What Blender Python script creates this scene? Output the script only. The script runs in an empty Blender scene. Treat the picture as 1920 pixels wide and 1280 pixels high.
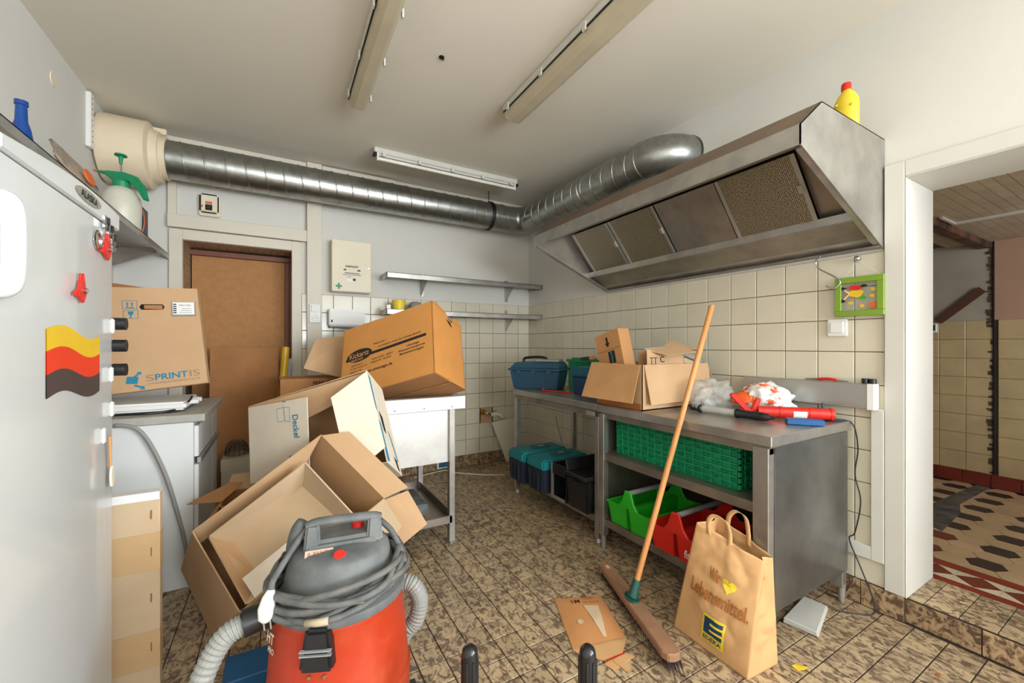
import bpy, bmesh, math, random
from mathutils import Vector, Matrix, noise
random.seed(7)
PI = math.pi
sc = bpy.context.scene
COL = sc.collection

# ------------------------------------------------------------------ camera, light, exposure
FPX = 764.42
cam_d = bpy.data.cameras.new('camera')
cam = bpy.data.objects.new('camera', cam_d)
COL.objects.link(cam)
cam_d.sensor_fit = 'HORIZONTAL'
cam_d.sensor_width = 36
cam_d.lens = FPX / 1920 * 36
cam_d.shift_y = 7.16 / 1920
cam_d.clip_start = .05
cam.location = (-2.3678, -3.7608, 1.2043)
cam.rotation_euler = (PI / 2, 0, -math.radians(29.856))
sc.camera = cam

world = bpy.data.worlds.new('world')
sc.world = world
world.use_nodes = True
wn = world.node_tree
wn.nodes['Background'].inputs[0].default_value = (.80, .90, 1, 1)
wn.nodes['Background'].inputs[1].default_value = 1.2

def area_light(name, loc, rot, sx, sy, power, col):
    d = bpy.data.lights.new(name, 'AREA')
    d.shape = 'RECTANGLE'; d.size = sx; d.size_y = sy; d.energy = power; d.color = col
    o = bpy.data.objects.new(name, d); COL.objects.link(o)
    o.location = loc; o.rotation_euler = rot
    return o
# daylight entering through the window behind the camera
area_light('window_sky_light', (-1.0, -7.10, 1.70), (PI / 2, 0, 0), 1.9, 1.7, 66, (.86, .94, 1.04))
area_light('window_ground_light', (-1.0, -7.06, 1.35), (PI / 2 + math.radians(52), 0, 0), 1.9, 1.0, 175, (.88, .95, 1.02))
# added fill light, through a made-up window in the right wall behind the camera
area_light('side_fill_light', (.22, -5.55, 1.60), (0, PI / 2, 0), 1.5, 1.8, 235, (.88, .95, 1.02))
# added fill light that brightens the far room from out of view
area_light('far_room_fill_light', (1.3, -4.86, 1.32), (PI / 2, 0, 0), 1.3, 1.0, 12, (.95, .94, .92))

sc.view_settings.view_transform = 'Standard'
sc.view_settings.look = 'None'
sc.view_settings.gamma = 1
sc.view_settings.use_curve_mapping = False
sc.view_settings.exposure = .0

# ------------------------------------------------------------------ helpers
def lin(c):
    return tuple((x / 255 / 12.92) if x / 255 <= .04045 else ((x / 255 + .055) / 1.055) ** 2.4 for x in c) + (1,)

def mat(name, rgb, rough=.6, metal=0, var=.06, scale=6, bump=0, bscale=40, rgb2=None, lo=.35, hi=.65, alpha=1,
        trans=0, stretch=(1, 1, 1), spec=.5, coat=0, coord='Object'):
    m = bpy.data.materials.new(name); m.use_nodes = True
    nt = m.node_tree; N = nt.nodes; L = nt.links
    p = N['Principled BSDF']
    p.inputs['Roughness'].default_value = rough
    p.inputs['Metallic'].default_value = metal
    p.inputs['Specular IOR Level'].default_value = spec
    p.inputs['Alpha'].default_value = alpha
    p.inputs['Transmission Weight'].default_value = trans
    p.inputs['Coat Weight'].default_value = coat
    a = lin(rgb)
    if rgb2 is None:
        b = tuple(max(0, x * (1 - var * 2)) for x in a[:3]) + (1,)
    else:
        b = lin(rgb2)
    if coord == 'World':
        src = N.new('ShaderNodeNewGeometry').outputs['Position']
    else:
        src = N.new('ShaderNodeTexCoord').outputs['Object']
    mp = N.new('ShaderNodeMapping'); mp.inputs['Scale'].default_value = stretch
    L.new(src, mp.inputs[0])
    nz = N.new('ShaderNodeTexNoise'); nz.inputs['Scale'].default_value = scale
    nz.inputs['Detail'].default_value = 6; nz.inputs['Roughness'].default_value = .6
    L.new(mp.outputs[0], nz.inputs[0])
    rp = N.new('ShaderNodeValToRGB')
    rp.color_ramp.elements[0].position = lo; rp.color_ramp.elements[0].color = b
    rp.color_ramp.elements[1].position = hi; rp.color_ramp.elements[1].color = a
    L.new(nz.outputs[0], rp.inputs[0]); L.new(rp.outputs[0], p.inputs['Base Color'])
    if bump:
        n2 = N.new('ShaderNodeTexNoise'); n2.inputs['Scale'].default_value = bscale; n2.inputs['Detail'].default_value = 4
        L.new(mp.outputs[0], n2.inputs[0])
        bp = N.new('ShaderNodeBump'); bp.inputs['Strength'].default_value = bump; bp.inputs['Distance'].default_value = .01
        L.new(n2.outputs[0], bp.inputs['Height']); L.new(bp.outputs[0], p.inputs['Normal'])
    return m

def per_piece(m, amount=.12):
    """small brightness change from piece to piece"""
    nt = m.node_tree; N = nt.nodes; L = nt.links; p = N['Principled BSDF']
    lk = p.inputs['Base Color'].links[0]; src = lk.from_socket
    oi = N.new('ShaderNodeObjectInfo'); g = N.new('ShaderNodeNewGeometry')
    ad = N.new('ShaderNodeMath'); ad.operation = 'ADD'
    L.new(oi.outputs['Random'], ad.inputs[0]); L.new(g.outputs['Random Per Island'], ad.inputs[1])
    fr = N.new('ShaderNodeMath'); fr.operation = 'FRACT'; L.new(ad.outputs[0], fr.inputs[0])
    mr = N.new('ShaderNodeMapRange'); mr.inputs[3].default_value = 1 - amount; mr.inputs[4].default_value = 1 + amount * .4
    L.new(fr.outputs[0], mr.inputs[0])
    hs = N.new('ShaderNodeHueSaturation'); L.new(src, hs.inputs['Color']); L.new(mr.outputs[0], hs.inputs['Value'])
    L.new(hs.outputs[0], p.inputs['Base Color'])
    return m

V = Vector
ORG = {}                       # object -> matrix of its local frame in the world

class MB:
    """collects shapes in world coordinates (or in the frame M) and links them as one mesh object"""
    def __init__(s, M=None):
        s.v = []; s.f = []; s.M = M or Matrix.Identity(4)
    def add(s, vs, fs):
        o = len(s.v)
        s.v += [s.M @ V(p) for p in vs]
        s.f += [[i + o for i in f] for f in fs]
        return s
    def box(s, x0, x1, y0, y1, z0, z1):
        x0, x1 = min(x0, x1), max(x0, x1); y0, y1 = min(y0, y1), max(y0, y1); z0, z1 = min(z0, z1), max(z0, z1)
        return s.add([(x0, y0, z0), (x1, y0, z0), (x1, y1, z0), (x0, y1, z0), (x0, y0, z1), (x1, y0, z1), (x1, y1, z1), (x0, y1, z1)],
                     [(0, 3, 2, 1), (4, 5, 6, 7), (0, 1, 5, 4), (1, 2, 6, 5), (2, 3, 7, 6), (3, 0, 4, 7)])
    def hexa(s, lo, hi):
        """two rings of four points"""
        return s.add(list(lo) + list(hi), [(0, 3, 2, 1), (4, 5, 6, 7), (0, 1, 5, 4), (1, 2, 6, 5), (2, 3, 7, 6), (3, 0, 4, 7)])
    def panel(s, pts, t=.004):
        """flat sheet of thickness t; the points give its face, thickness goes behind"""
        pts = [V(p) for p in pts]; n = len(pts)
        nn = (pts[1] - pts[0]).cross(pts[-1] - pts[0]).normalized()
        bk = [p - nn * t for p in pts]
        return s.add(pts + bk, [list(range(n)), list(range(2 * n - 1, n - 1, -1))] +
                     [[i, i + n, (i + 1) % n + n, (i + 1) % n] for i in range(n)])
    def prism(s, pts, vec):
        pts = [V(p) for p in pts]; n = len(pts); vec = V(vec)
        return s.add(pts + [p + vec for p in pts], [list(range(n - 1, -1, -1)), list(range(n, 2 * n))] +
                     [[i, (i + 1) % n, (i + 1) % n + n, i + n] for i in range(n)])
    def tube(s, path, r, n=12, closed=False, caps=True, flat=1):
        path = [V(p) for p in path]; m = len(path)
        rs = r if isinstance(r, (list, tuple)) else [r] * m
        up = None; rings = []
        for i, p in enumerate(path):
            a = path[i - 1] if (i > 0 or closed) else p
            b = path[(i + 1) % m] if (i < m - 1 or closed) else p
            t = (b - a)
            t = t.normalized() if t.length > 1e-9 else V((0, 0, 1))
            if up is None:
                up = V((0, 0, 1)) if abs(t.z) < .9 else V((1, 0, 0))
            u = (up - t * up.dot(t))
            u = u.normalized() if u.length > 1e-6 else t.orthogonal().normalized()
            w = t.cross(u); up = u
            rings.append([p + (u * math.cos(2 * PI * k / n) * flat + w * math.sin(2 * PI * k / n)) * rs[i] for k in range(n)])
        vs = [q for r_ in rings for q in r_]; fs = []
        for i in range(m if closed else m - 1):
            j = (i + 1) % m
            for k in range(n):
                k2 = (k + 1) % n
                fs.append((i * n + k, j * n + k, j * n + k2, i * n + k2))
        if caps and not closed:
            fs.append(list(range(n))); fs.append(list(range((m - 1) * n + n - 1, (m - 1) * n - 1, -1)))
        return s.add(vs, fs)
    def cyl(s, a, b, r, n=20, r2=None):
        return s.tube([a, b], [r, r if r2 is None else r2], n)
    def lathe(s, prof, c=(0, 0, 0), n=32, axis='z', capb=True, capt=True):
        vs = []; fs = []; m = len(prof); c = V(c)
        for (r, z) in prof:
            for k in range(n):
                a = 2 * PI * k / n
                q = (r * math.cos(a), r * math.sin(a), z)
                if axis == 'x': q = (z, r * math.cos(a), r * math.sin(a))
                if axis == 'y': q = (r * math.sin(a), z, r * math.cos(a))
                vs.append(V(q) + c)
        for i in range(m - 1):
            for k in range(n):
                k2 = (k + 1) % n
                fs.append((i * n + k, i * n + k2, (i + 1) * n + k2, (i + 1) * n + k))
        if capb: fs.append(list(range(n - 1, -1, -1)))
        if capt: fs.append(list(range((m - 1) * n, m * n)))
        return s.add(vs, fs)
    def blob(s, c, rad, sub=3, amp=.15, freq=3, seed=0, floor=None):
        bm = bmesh.new(); bmesh.ops.create_icosphere(bm, subdivisions=sub, radius=1)
        vs = []; rad = V(rad)
        for v in bm.verts:
            d = v.co.normalized()
            k = 1 + amp * noise.noise(d * freq + V((seed, seed * .7, -seed))) + amp * .6 * abs(noise.noise(d * freq * 2.7 + V((seed, 0, 3))))
            q = V((d.x * rad.x, d.y * rad.y, d.z * rad.z)) * k + V(c)
            if floor is not None and q.z < floor: q.z = floor
            vs.append(q)
        fs = [[v.index for v in f.verts] for f in bm.faces]
        bm.free()
        return s.add(vs, fs)
    def mesh(s, name, org=None, bevel=0, seg=1, smooth=False, weld=False):
        inv = org.inverted() if org is not None else Matrix.Identity(4)
        me = bpy.data.meshes.new(name)
        me.from_pydata([inv @ p for p in s.v], [], s.f)
        bm = bmesh.new(); bm.from_mesh(me)
        if weld: bmesh.ops.remove_doubles(bm, verts=bm.verts, dist=1e-5)
        bmesh.ops.recalc_face_normals(bm, faces=bm.faces)
        if bevel:
            ed = [e for e in bm.edges if len(e.link_faces) == 2 and e.calc_face_angle(0) > .6]
            bmesh.ops.bevel(bm, geom=ed, offset=bevel, segments=seg, affect='EDGES', clamp_overlap=True)
        bm.to_mesh(me); bm.free()
        if smooth:
            for p in me.polygons: p.use_smooth = True
            if smooth != 'all':
                try: me.set_sharp_from_angle(angle=.7)
                except Exception: pass
        return me
    def build(s, name, material, parent=None, bevel=0, seg=1, smooth=False, label=None, weld=False, loc=None):
        if parent is not None: org = ORG[parent]
        elif loc is not None: org = Matrix.Translation(loc)
        else: org = Matrix.Identity(4)
        me = s.mesh(name, org, bevel, seg, smooth, weld)
        o = bpy.data.objects.new(name, me); COL.objects.link(o)
        for mm in (material if isinstance(material, (list, tuple)) else [material]): me.materials.append(mm)
        if parent is not None: o.parent = parent
        elif loc is not None: o.location = loc
        ORG[o] = org
        if label: o['label'] = label
        return o

def tag(o, label, cat, group=None):
    o['label'] = label; o['category'] = cat
    if group: o['group'] = group
    return o
def thing(name, label, cat, loc=(0, 0, 0), rz=0, group=None):
    o = bpy.data.objects.new(name, None); COL.objects.link(o)
    o.empty_display_size = .05
    o.location = loc; o.rotation_euler = (0, 0, rz)
    ORG[o] = Matrix.Translation(loc) @ Matrix.Rotation(rz, 4, 'Z')
    return tag(o, label, cat, group)
def struct(o):
    o['kind'] = 'structure'; return o
def inst(name, me, parent, loc):
    o = bpy.data.objects.new(name, me); COL.objects.link(o); o.parent = parent
    o.location = ORG[parent].inverted() @ V(loc)
    return o
def frame(o, x, y=None, z=None):
    """matrix from an origin and two axes (the third follows)"""
    x = V(x).normalized()
    if z is not None:
        z = V(z); z = (z - x * z.dot(x)).normalized(); y = z.cross(x)
    else:
        y = V(y); y = (y - x * y.dot(x)).normalized(); z = x.cross(y)
    m = Matrix((x, y, z)).transposed().to_4x4(); m.translation = V(o)
    return m
def decal(parent, pts, material, name='print', lift=.0012, t=.0006):
    pts = [V(p) for p in pts]
    n = (pts[1] - pts[0]).cross(pts[-1] - pts[0]).normalized()
    return MB().panel([p + n * lift for p in pts], t).build(name, material, parent)
TXT = {}
def text_mesh(s, bold=0):
    cu = bpy.data.curves.new('t', 'FONT'); cu.body = s; cu.size = 1; cu.offset = bold; cu.resolution_u = 4; cu.space_line = .85
    ob = bpy.data.objects.new('t', cu)
    me = bpy.data.meshes.new_from_object(ob)
    vs = [v.co.copy() for v in me.vertices]; fs = [list(p.vertices) for p in me.polygons]
    bpy.data.objects.remove(ob); bpy.data.meshes.remove(me); bpy.data.curves.remove(cu)
    x0 = min(v.x for v in vs); x1 = max(v.x for v in vs); y0 = min(v.y for v in vs); y1 = max(v.y for v in vs)
    return [((v.x - x0) / (x1 - x0), (v.y - y0) / (y1 - y0)) for v in vs], fs
def text(parent, s, fr, x, y, w, h, material, bold=0, name='lettering', lift=.0016, surf=None):
    """lettering filling the rectangle x..x+w, y..y+h of the frame fr (or of the surface function surf)"""
    uv, fs = text_mesh(s, bold)
    if surf: vs = [surf(x + u * w, y + v * h) for u, v in uv]
    else: vs = [fr @ V((x + u * w, y + v * h, lift)) for u, v in uv]
    mb = MB(); mb.v = [V(q) for q in vs]; mb.f = fs
    org = ORG[parent]; inv = org.inverted()
    me = bpy.data.meshes.new(name); me.from_pydata([inv @ p for p in mb.v], [], fs); me.materials.append(material)
    o = bpy.data.objects.new(name, me); COL.objects.link(o); o.parent = parent; ORG[o] = org
    return o
def shape(parent, fr, pts, material, name='print', lift=.0012):
    """flat printed shape given in the plane of fr"""
    mb = MB(fr); n = len(pts)
    mb.add([(p[0], p[1], lift) for p in pts] + [(p[0], p[1], lift - .0006) for p in pts],
           [list(range(n)), list(range(2 * n - 1, n - 1, -1))] + [[i, i + n, (i + 1) % n + n, (i + 1) % n] for i in range(n)])
    return mb.build(name, material, parent)
def ell(cx, cy, rx, ry, n=28, a0=0):
    return [(cx + rx * math.cos(2 * PI * k / n + a0), cy + ry * math.sin(2 * PI * k / n + a0)) for k in range(n)]
def rect(x0, y0, x1, y1): return [(x0, y0), (x1, y0), (x1, y1), (x0, y1)]
def bez(p, n=12):
    """smooth curve through the points"""
    p = [V(q) for q in p]; out = []
    for i in range(len(p) - 1):
        a = p[max(0, i - 1)]; b = p[i]; c = p[i + 1]; d = p[min(len(p) - 1, i + 2)]
        for k in range(n):
            t = k / n
            out.append(.5 * ((2 * b) + (c - a) * t + (2 * a - 5 * b + 4 * c - d) * t * t + (3 * b - a - 3 * c + d) * t ** 3))
    out.append(p[-1]); return out

# ------------------------------------------------------------------ materials
m_plaster = mat('plaster', (214, 211, 203), .85, var=.02, scale=1.5, bump=.05, bscale=60)
m_ceil = mat('ceiling_paint', (228, 221, 206), .9, var=.02, scale=.9)
m_tile = per_piece(mat('cream_glaze', (218, 210, 188), .16, var=.03, scale=4, coord='World'), .05)
m_grout = mat('dirty_grout', (112, 88, 62), .9, var=.15, scale=9)
m_fgrout = mat('floor_grout', (62, 48, 36), .95, var=.15, scale=9)
m_trim_b = mat('cream_trim', (216, 207, 190), .5, var=.02, scale=3)
m_trim = mat('white_trim', (208, 205, 196), .5, var=.02, scale=3)
m_steel = mat('brushed_steel', (190, 186, 179), .34, .82, var=.14, scale=7, stretch=(1, 1, 1), bump=.02, bscale=120)
m_steel_d = mat('grimy_steel', (168, 158, 146), .38, .8, var=.22, scale=5, lo=.3, hi=.7)
m_galv = mat('galvanised', (176, 178, 174), .34, 1, var=.12, scale=22, bump=.03, bscale=60)
m_blackm = mat('black_metal', (26, 25, 24), .5, .3)
m_kraft = mat('kraft_board', (198, 160, 120), .85, var=.04, scale=5, bump=.06, bscale=25)
m_kraft_in = mat('kraft_board_inside', (190, 148, 104), .88, var=.05, scale=5)
m_kraft_d = mat('brown_board', (176, 124, 76), .86, var=.06, scale=6)
m_orange = mat('orange_kraft', (205, 140, 70), .82, var=.05, scale=6, bump=.06, bscale=30)
m_wkraft = mat('white_board', (218, 205, 184), .85, var=.04, scale=5)
m_dust = mat('dusty_board', (206, 180, 146), .9, var=.05, scale=4)
m_hard = mat('hardboard', (186, 134, 82), .8, var=.07, scale=30)
m_hard2 = mat('hardboard_dark', (172, 118, 70), .82, var=.08, scale=8)
m_redwood = mat('red_wood', (128, 74, 54), .5, var=.12, scale=10, stretch=(1, 1, .2))
m_white = mat('white_plastic', (232, 231, 226), .4, var=.01)
m_enamel = mat('white_enamel', (204, 206, 203), .22, var=.01, coat=.3)
m_cab = mat('white_laminate', (222, 223, 220), .45, var=.015)
m_grey_top = mat('grey_worktop', (176, 172, 162), .6, var=.07, scale=18)
m_cream = mat('cream_plastic', (228, 217, 192), .5, var=.02)
m_housing = mat('cream_housing', (226, 208, 178), .55, var=.03, scale=3)
m_black = mat('black_plastic', (24, 24, 26), .38, var=.1)
m_ink = mat('black_ink', (32, 26, 22), .8)
m_brownink = mat('brown_ink', (168, 100, 44), .8)
m_teal = mat('teal_ink', (36, 128, 158), .8)
m_red = mat('red_plastic', (212, 36, 24), .4, var=.04)
m_green = mat('green_plastic', (16, 142, 92), .45, var=.06)
m_lime = mat('bright_green_plastic', (38, 172, 34), .4, var=.04)
m_bluep = mat('slate_blue_plastic', (44, 84, 108), .5, var=.06)
m_navy = mat('navy_plastic', (36, 44, 58), .5, var=.08)
m_teallid = mat('teal_plastic', (18, 122, 128), .45, var=.05)
m_blue = mat('blue_plastic', (24, 88, 148), .4)
m_yellow = mat('yellow_plastic', (238, 208, 56), .4, var=.03)
m_wood = mat('broom_wood', (214, 148, 86), .5, var=.12, scale=14, stretch=(1, 1, .12))
m_oldwood = mat('old_wood', (158, 116, 86), .85, var=.14, scale=16, stretch=(.3, .3, 1), bump=.2, bscale=70)
m_grey = mat('grey_plastic', (142, 144, 142), .5)
m_hose = mat('grey_hose', (140, 140, 134), .5, var=.05)
m_vgrey = mat('dusty_grey_plastic', (78, 82, 83), .6, rgb2=(122, 122, 118), scale=7, lo=.25, hi=.62)
m_vred = mat('dusty_red_tub', (168, 48, 18), .42, rgb2=(182, 82, 50), scale=5, lo=.2, hi=.5)
m_cable = mat('dusty_cable', (70, 73, 74), .65, rgb2=(104, 103, 98), scale=16)
m_dark = mat('dark_void', (16, 14, 13), .9)
m_glassb = mat('blue_glass', (20, 78, 158), .1, trans=.35)
m_frost = mat('milky_plastic', (224, 221, 203), .4, trans=.15)
m_bagc = mat('clear_film', (226, 226, 222), .28, alpha=.32, var=.03, spec=.7)
m_bagw = mat('white_film', (236, 234, 230), .42, rgb2=(240, 96, 34), scale=9, lo=.40, hi=.43, bump=.3, bscale=18)
m_paper = mat('kraft_paper', (206, 160, 108), .85, var=.05, scale=7, bump=.12, bscale=16)
m_alu = mat('aluminium', (188, 188, 184), .4, .75, var=.03)
m_diff = mat('aged_diffuser', (206, 194, 166), .35, var=.06, scale=4, trans=.1)
m_tubeglass = mat('lamp_glass', (236, 232, 220), .3)
m_filter = mat('filter_mesh', (164, 152, 128), .45, .85, var=.1, scale=8)
m_maroon = mat('maroon_tile', (122, 46, 34), .35, var=.12, coord='World')
m_brick = mat('red_tile', (140, 44, 28), .35, var=.12, coord='World')
m_hexc = per_piece(mat('cream_cement_tile', (204, 172, 132), .5, var=.08, coord='World'), .12)
m_hexd = per_piece(mat('dark_cement_tile', (62, 46, 42), .5, var=.1, coord='World'), .15)
m_pinkw = mat('pink_brown_plaster', (178, 140, 116), .9, var=.06, scale=3)
m_greyw = mat('grey_plaster', (166, 156, 138), .92, var=.08, scale=3)
m_brownrev = per_piece(mat('brown_mosaic', (176, 150, 118), .4, var=.08, coord='World'), .15)
m_picgreen = mat('apple_green_wood', (126, 158, 46), .55)
m_felt = mat('felt_dark', (40, 32, 30), .9)
m_bristle = mat('dark_bristle', (52, 34, 34), .8)
m_glass = mat('window_glass', (240, 244, 246), .02, trans=1)
m_flagblk = mat('print_dark', (72, 62, 60), .4)
m_flagred = mat('print_red', (232, 60, 28), .4)
m_flagyel = mat('print_gold', (232, 190, 36), .4)
m_chrome = mat('chrome', (200, 200, 200), .15, 1)
m_orangeink = mat('orange_print', (228, 110, 52), .6)

# floor tile: beige with torn dark brown marbling
def marble(name, light, darkc, sx, sy, sz, lo, hi):
    m = mat(name, light, .42, rgb2=darkc, scale=1, lo=lo, hi=hi, stretch=(sx, sy, sz), coord='World', bump=.05, bscale=3)
    nz = [n for n in m.node_tree.nodes if n.type == 'TEX_NOISE'][0]
    nz.inputs['Distortion'].default_value = 1.1; nz.inputs['Detail'].default_value = 8; nz.inputs['Roughness'].default_value = .62
    return per_piece(m, .16)
m_floor = marble('marbled_floor_tile', (184, 160, 126), (108, 88, 70), 40, 26, 32, .42, .54)
m_skirt = marble('marbled_skirting', (178, 150, 114), (96, 72, 54), 36, 36, 30, .42, .56)

# filter mesh: holes
def holes(m, s):
    nt = m.node_tree; N = nt.nodes; L = nt.links; p = N['Principled BSDF']
    tc = [n for n in N if n.type == 'TEX_COORD'][0]
    vo = N.new('ShaderNodeTexVoronoi'); vo.inputs['Scale'].default_value = s; vo.inputs['Randomness'].default_value = .25
    sp_ = N.new('ShaderNodeSeparateXYZ'); L.new(tc.outputs['Object'], sp_.inputs[0])
    cb_ = N.new('ShaderNodeCombineXYZ'); L.new(sp_.outputs['Y'], cb_.inputs['X']); L.new(sp_.outputs['Z'], cb_.inputs['Y'])
    mpp = N.new('ShaderNodeMapping'); mpp.inputs['Scale'].default_value = (1, 1.30, 1); L.new(cb_.outputs[0], mpp.inputs[0])
    vo.voronoi_dimensions = '2D'
    L.new(mpp.outputs[0], vo.inputs['Vector'])
    rp = N.new('ShaderNodeValToRGB'); rp.color_ramp.elements[0].position = .30; rp.color_ramp.elements[1].position = .48
    rp.color_ramp.elements[0].color = (.05, .045, .04, 1); rp.color_ramp.elements[1].color = lin((196, 184, 158))
    L.new(vo.outputs['Distance'], rp.inputs[0]); L.new(rp.outputs[0], p.inputs['Base Color'])
    bp = N.new('ShaderNodeBump'); bp.inputs['Strength'].default_value = .6; bp.inputs['Distance'].default_value = .004
    L.new(vo.outputs['Distance'], bp.inputs['Height']); L.new(bp.outputs[0], p.inputs['Normal'])
holes(m_filter, 140)

# ------------------------------------------------------------------ the room
H = 2.703; XL = -3.34; YN = -6.9
T = .152                                     # tile pitch
ZT = .11 + 10 * T                            # top of the tiling
floor = struct(MB().box(XL - .1, .0, YN, 0.0, -.12, -.0025).build('floor', m_fgrout))
ceil = struct(MB().box(XL - .1, .1, YN, .1, H, H + .1).build('ceiling', m_ceil))
wall_left = struct(MB().box(XL - .1, XL, YN, .1, 0, H).build('wall_left', m_plaster))
# back wall with the door niche
DX0, DX1, DZ = -2.967, -2.271, 1.97
wb = MB()
wb.box(XL, DX0, 0, .1, 0, H); wb.box(DX1, .1, 0, .1, ZT, H); wb.box(DX0, DX1, 0, .1, DZ, H)
wall_back = struct(wb.build('wall_back', m_plaster))
tb = MB(); tb.box(DX1, .1, .001, .1, 0, ZT)
tb.build('tile_bed', m_grout, wall_back)
# right wall with the doorway
DY0, DY1, RZ, RX = -3.078, -3.99, 1.935, .305
wr = MB()
wr.box(0, .3, -3.009, .1, ZT, H); wr.box(0, .3, DY0, -3.009, 0, H)
wr.box(0, .3, DY1, DY0, RZ, H); wr.box(0, .3, -4.6, DY1, 0, H); wr.box(0, .3, YN, -6.5, 0, H); wr.box(0, .3, -6.5, -4.6, 0, .8); wr.box(0, .3, -6.5, -4.6, 2.4, H)
wall_right = struct(wr.build('wall_right', m_plaster))
MB().box(.001, .3, -3.009, .1, 0, ZT).build('tile_bed', m_grout, wall_right)
# wall behind the camera with the window
wf = MB(); WX0, WX1, WZ0, WZ1 = -2.02, -.02, .80, 2.55
wf.box(XL - .1, WX0, YN - .12, YN, 0, H); wf.box(WX1, .3, YN - .12, YN, 0, H); wf.box(WX0, WX1, YN - .12, YN, 0, WZ0); wf.box(WX0, WX1, YN - .12, YN, WZ1, H)
struct(wf.build('wall_front', m_plaster))
wd = struct(MB().box(WX0, WX1, YN - .13, YN + .06, WZ0 - .04, WZ0).build('window_1', m_trim))
for x in (WX0 + .03, -1.02, WX1 - .03):
    MB().box(x - .03, x + .03, YN - .09, YN - .04, WZ0, WZ1).build('window_frame', m_trim, wd)
for z in (WZ0 + .03, WZ1 - .03):
    MB().box(WX0, WX1, YN - .09, YN - .04, z - .03, z + .03).build('window_frame', m_trim, wd)

wd2 = struct(MB().box(-.04, .3, -6.5, -4.6, .765, .80).build('fill_window', m_trim))  # unseen window, made up to even out the lighting
for y in (-6.46, -5.55, -4.64):
    MB().box(.10, .16, y - .03, y + .03, .80, 2.4).build('window_frame', m_trim, wd2)
# tiles of the two tiled walls
def tile_mesh(w, h, d, c, axis):
    """a glazed tile with softened edges; faces -y (axis y) or -x (axis x)"""
    def q(a, b, o): return (a, -o, b) if axis == 'y' else (-o, -a, b)
    a = w / 2; b = h / 2
    lo = [q(-a, -b, 0), q(a, -b, 0), q(a, b, 0), q(-a, b, 0)]
    md = [q(-a, -b, d - c), q(a, -b, d - c), q(a, b, d - c), q(-a, b, d - c)]
    e = c * 1.6
    hi = [q(-a + e, -b + e, d), q(a - e, -b + e, d), q(a - e, b - e, d), q(-a + e, b - e, d)]
    fs = [(8, 9, 10, 11)]
    for i in range(4):
        j = (i + 1) % 4
        fs += [(i, j, j + 4, i + 4), (i + 4, j + 4, j + 8, i + 8)]
    me = bpy.data.meshes.new('tile'); me.from_pydata(lo + md + hi, [], fs)
    bm = bmesh.new(); bm.from_mesh(me); bmesh.ops.recalc_face_normals(bm, faces=bm.faces); bm.to_mesh(me); bm.free()
    me.materials.append(m_tile); return me
G = .0035
full = {}
def wall_tiles(parent, axis, edges, rows, skip=None):
    for i in range(len(edges) - 1):
        a, b = edges[i], edges[i + 1]
        w = abs(b - a) - G
        if w < .012: continue
        for r in range(rows):
            z = .11 + (r + .5) * T; c = (a + b) / 2
            if skip and skip(c, z): continue
            key = (axis, round(w, 3))
            if key not in full: full[key] = tile_mesh(w, T - G, .006, .0016, axis)
            inst('tile', full[key], parent, (c, 0.001, z) if axis == 'y' else (.001, c, z))
be = [0] + [-(.1355 + k * T) for k in range(14)] + [-2.20]
wall_tiles(wall_back, 'y', be, 10, lambda c, z: abs(c + .515) < .06 and .41 < z < .56)   # tiles broken out round the tap
re_ = [0] + [-(.1593 + k * T) for k in range(19)] + [-3.009]
wall_tiles(wall_right, 'x', re_, 10)
# skirting tiles
def skirting(name, axis, a, b):
    p = MB().box(a, b, -.012, 0, 0, .112).build(name, m_fgrout) if axis == 'y' else MB().box(-.012, 0, a, b, 0, .112).build(name, m_fgrout)
    struct(p)
    n = int(abs(b - a) / T)
    w = abs(b - a) / n
    mb = MB().box(-w / 2 + .0015, w / 2 - .0015, -.016, 0, -.054, .054) if axis == 'y' else MB().box(-.016, 0, -w / 2 + .0015, w / 2 - .0015, -.054, .054)
    me = mb.mesh('skirting_tile', bevel=.002); me.materials.append(m_skirt)
    for k in range(n):
        c = min(a, b) + (k + .5) * w
        inst('skirting_tile', me, p, (c, -.003, .057) if axis == 'y' else (-.003, c, .057))
skirting('baseboard_back', 'y', DX1, -.012)
skirting('baseboard_right', 'x', -3.076, -.0)
# floor tiles: nearest 300 that the photograph shows as pieces, the rest as one part
FP = .1035
fx = [-.05 - k * FP for k in range(32)]; fy = [-3.106 + k * FP for k in range(-36, 31)]
cells = []
for x in fx:
    for y in fy:
        x0, x1, y0, y1 = max(x - FP, XL), x, y, min(y + FP, -.012)
        if y1 - y0 < .02 or x1 - x0 < .02 or y0 < YN: continue
        cells.append((x0, x1, y0, y1))
for y in fy:
    if y + FP < 0 and y > YN: cells.append((-.05, -.012, y, y + FP))
cx, cy_ = cam.location.x, cam.location.y
fw = V((math.sin(math.radians(29.856)), math.cos(math.radians(29.856))))
def shows(c):
    x = (c[0] + c[1]) / 2 - cx; y = (c[2] + c[3]) / 2 - cy_
    d = x * fw.x + y * fw.y; l = x * fw.y - y * fw.x
    if d < 1.40: return 99
    u = 960 + FPX * l / d
    if u < 300 or u > 1900: return 50 + d
    if (c[0] > -.66 and c[2] > -2.8): return 40 + d       # under the work tables
    if (c[0] < -2.2 and c[2] > -1.9): return 40 + d       # under the boxes and the cabinet
    return d
cells.sort(key=shows)
ft = {}
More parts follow.
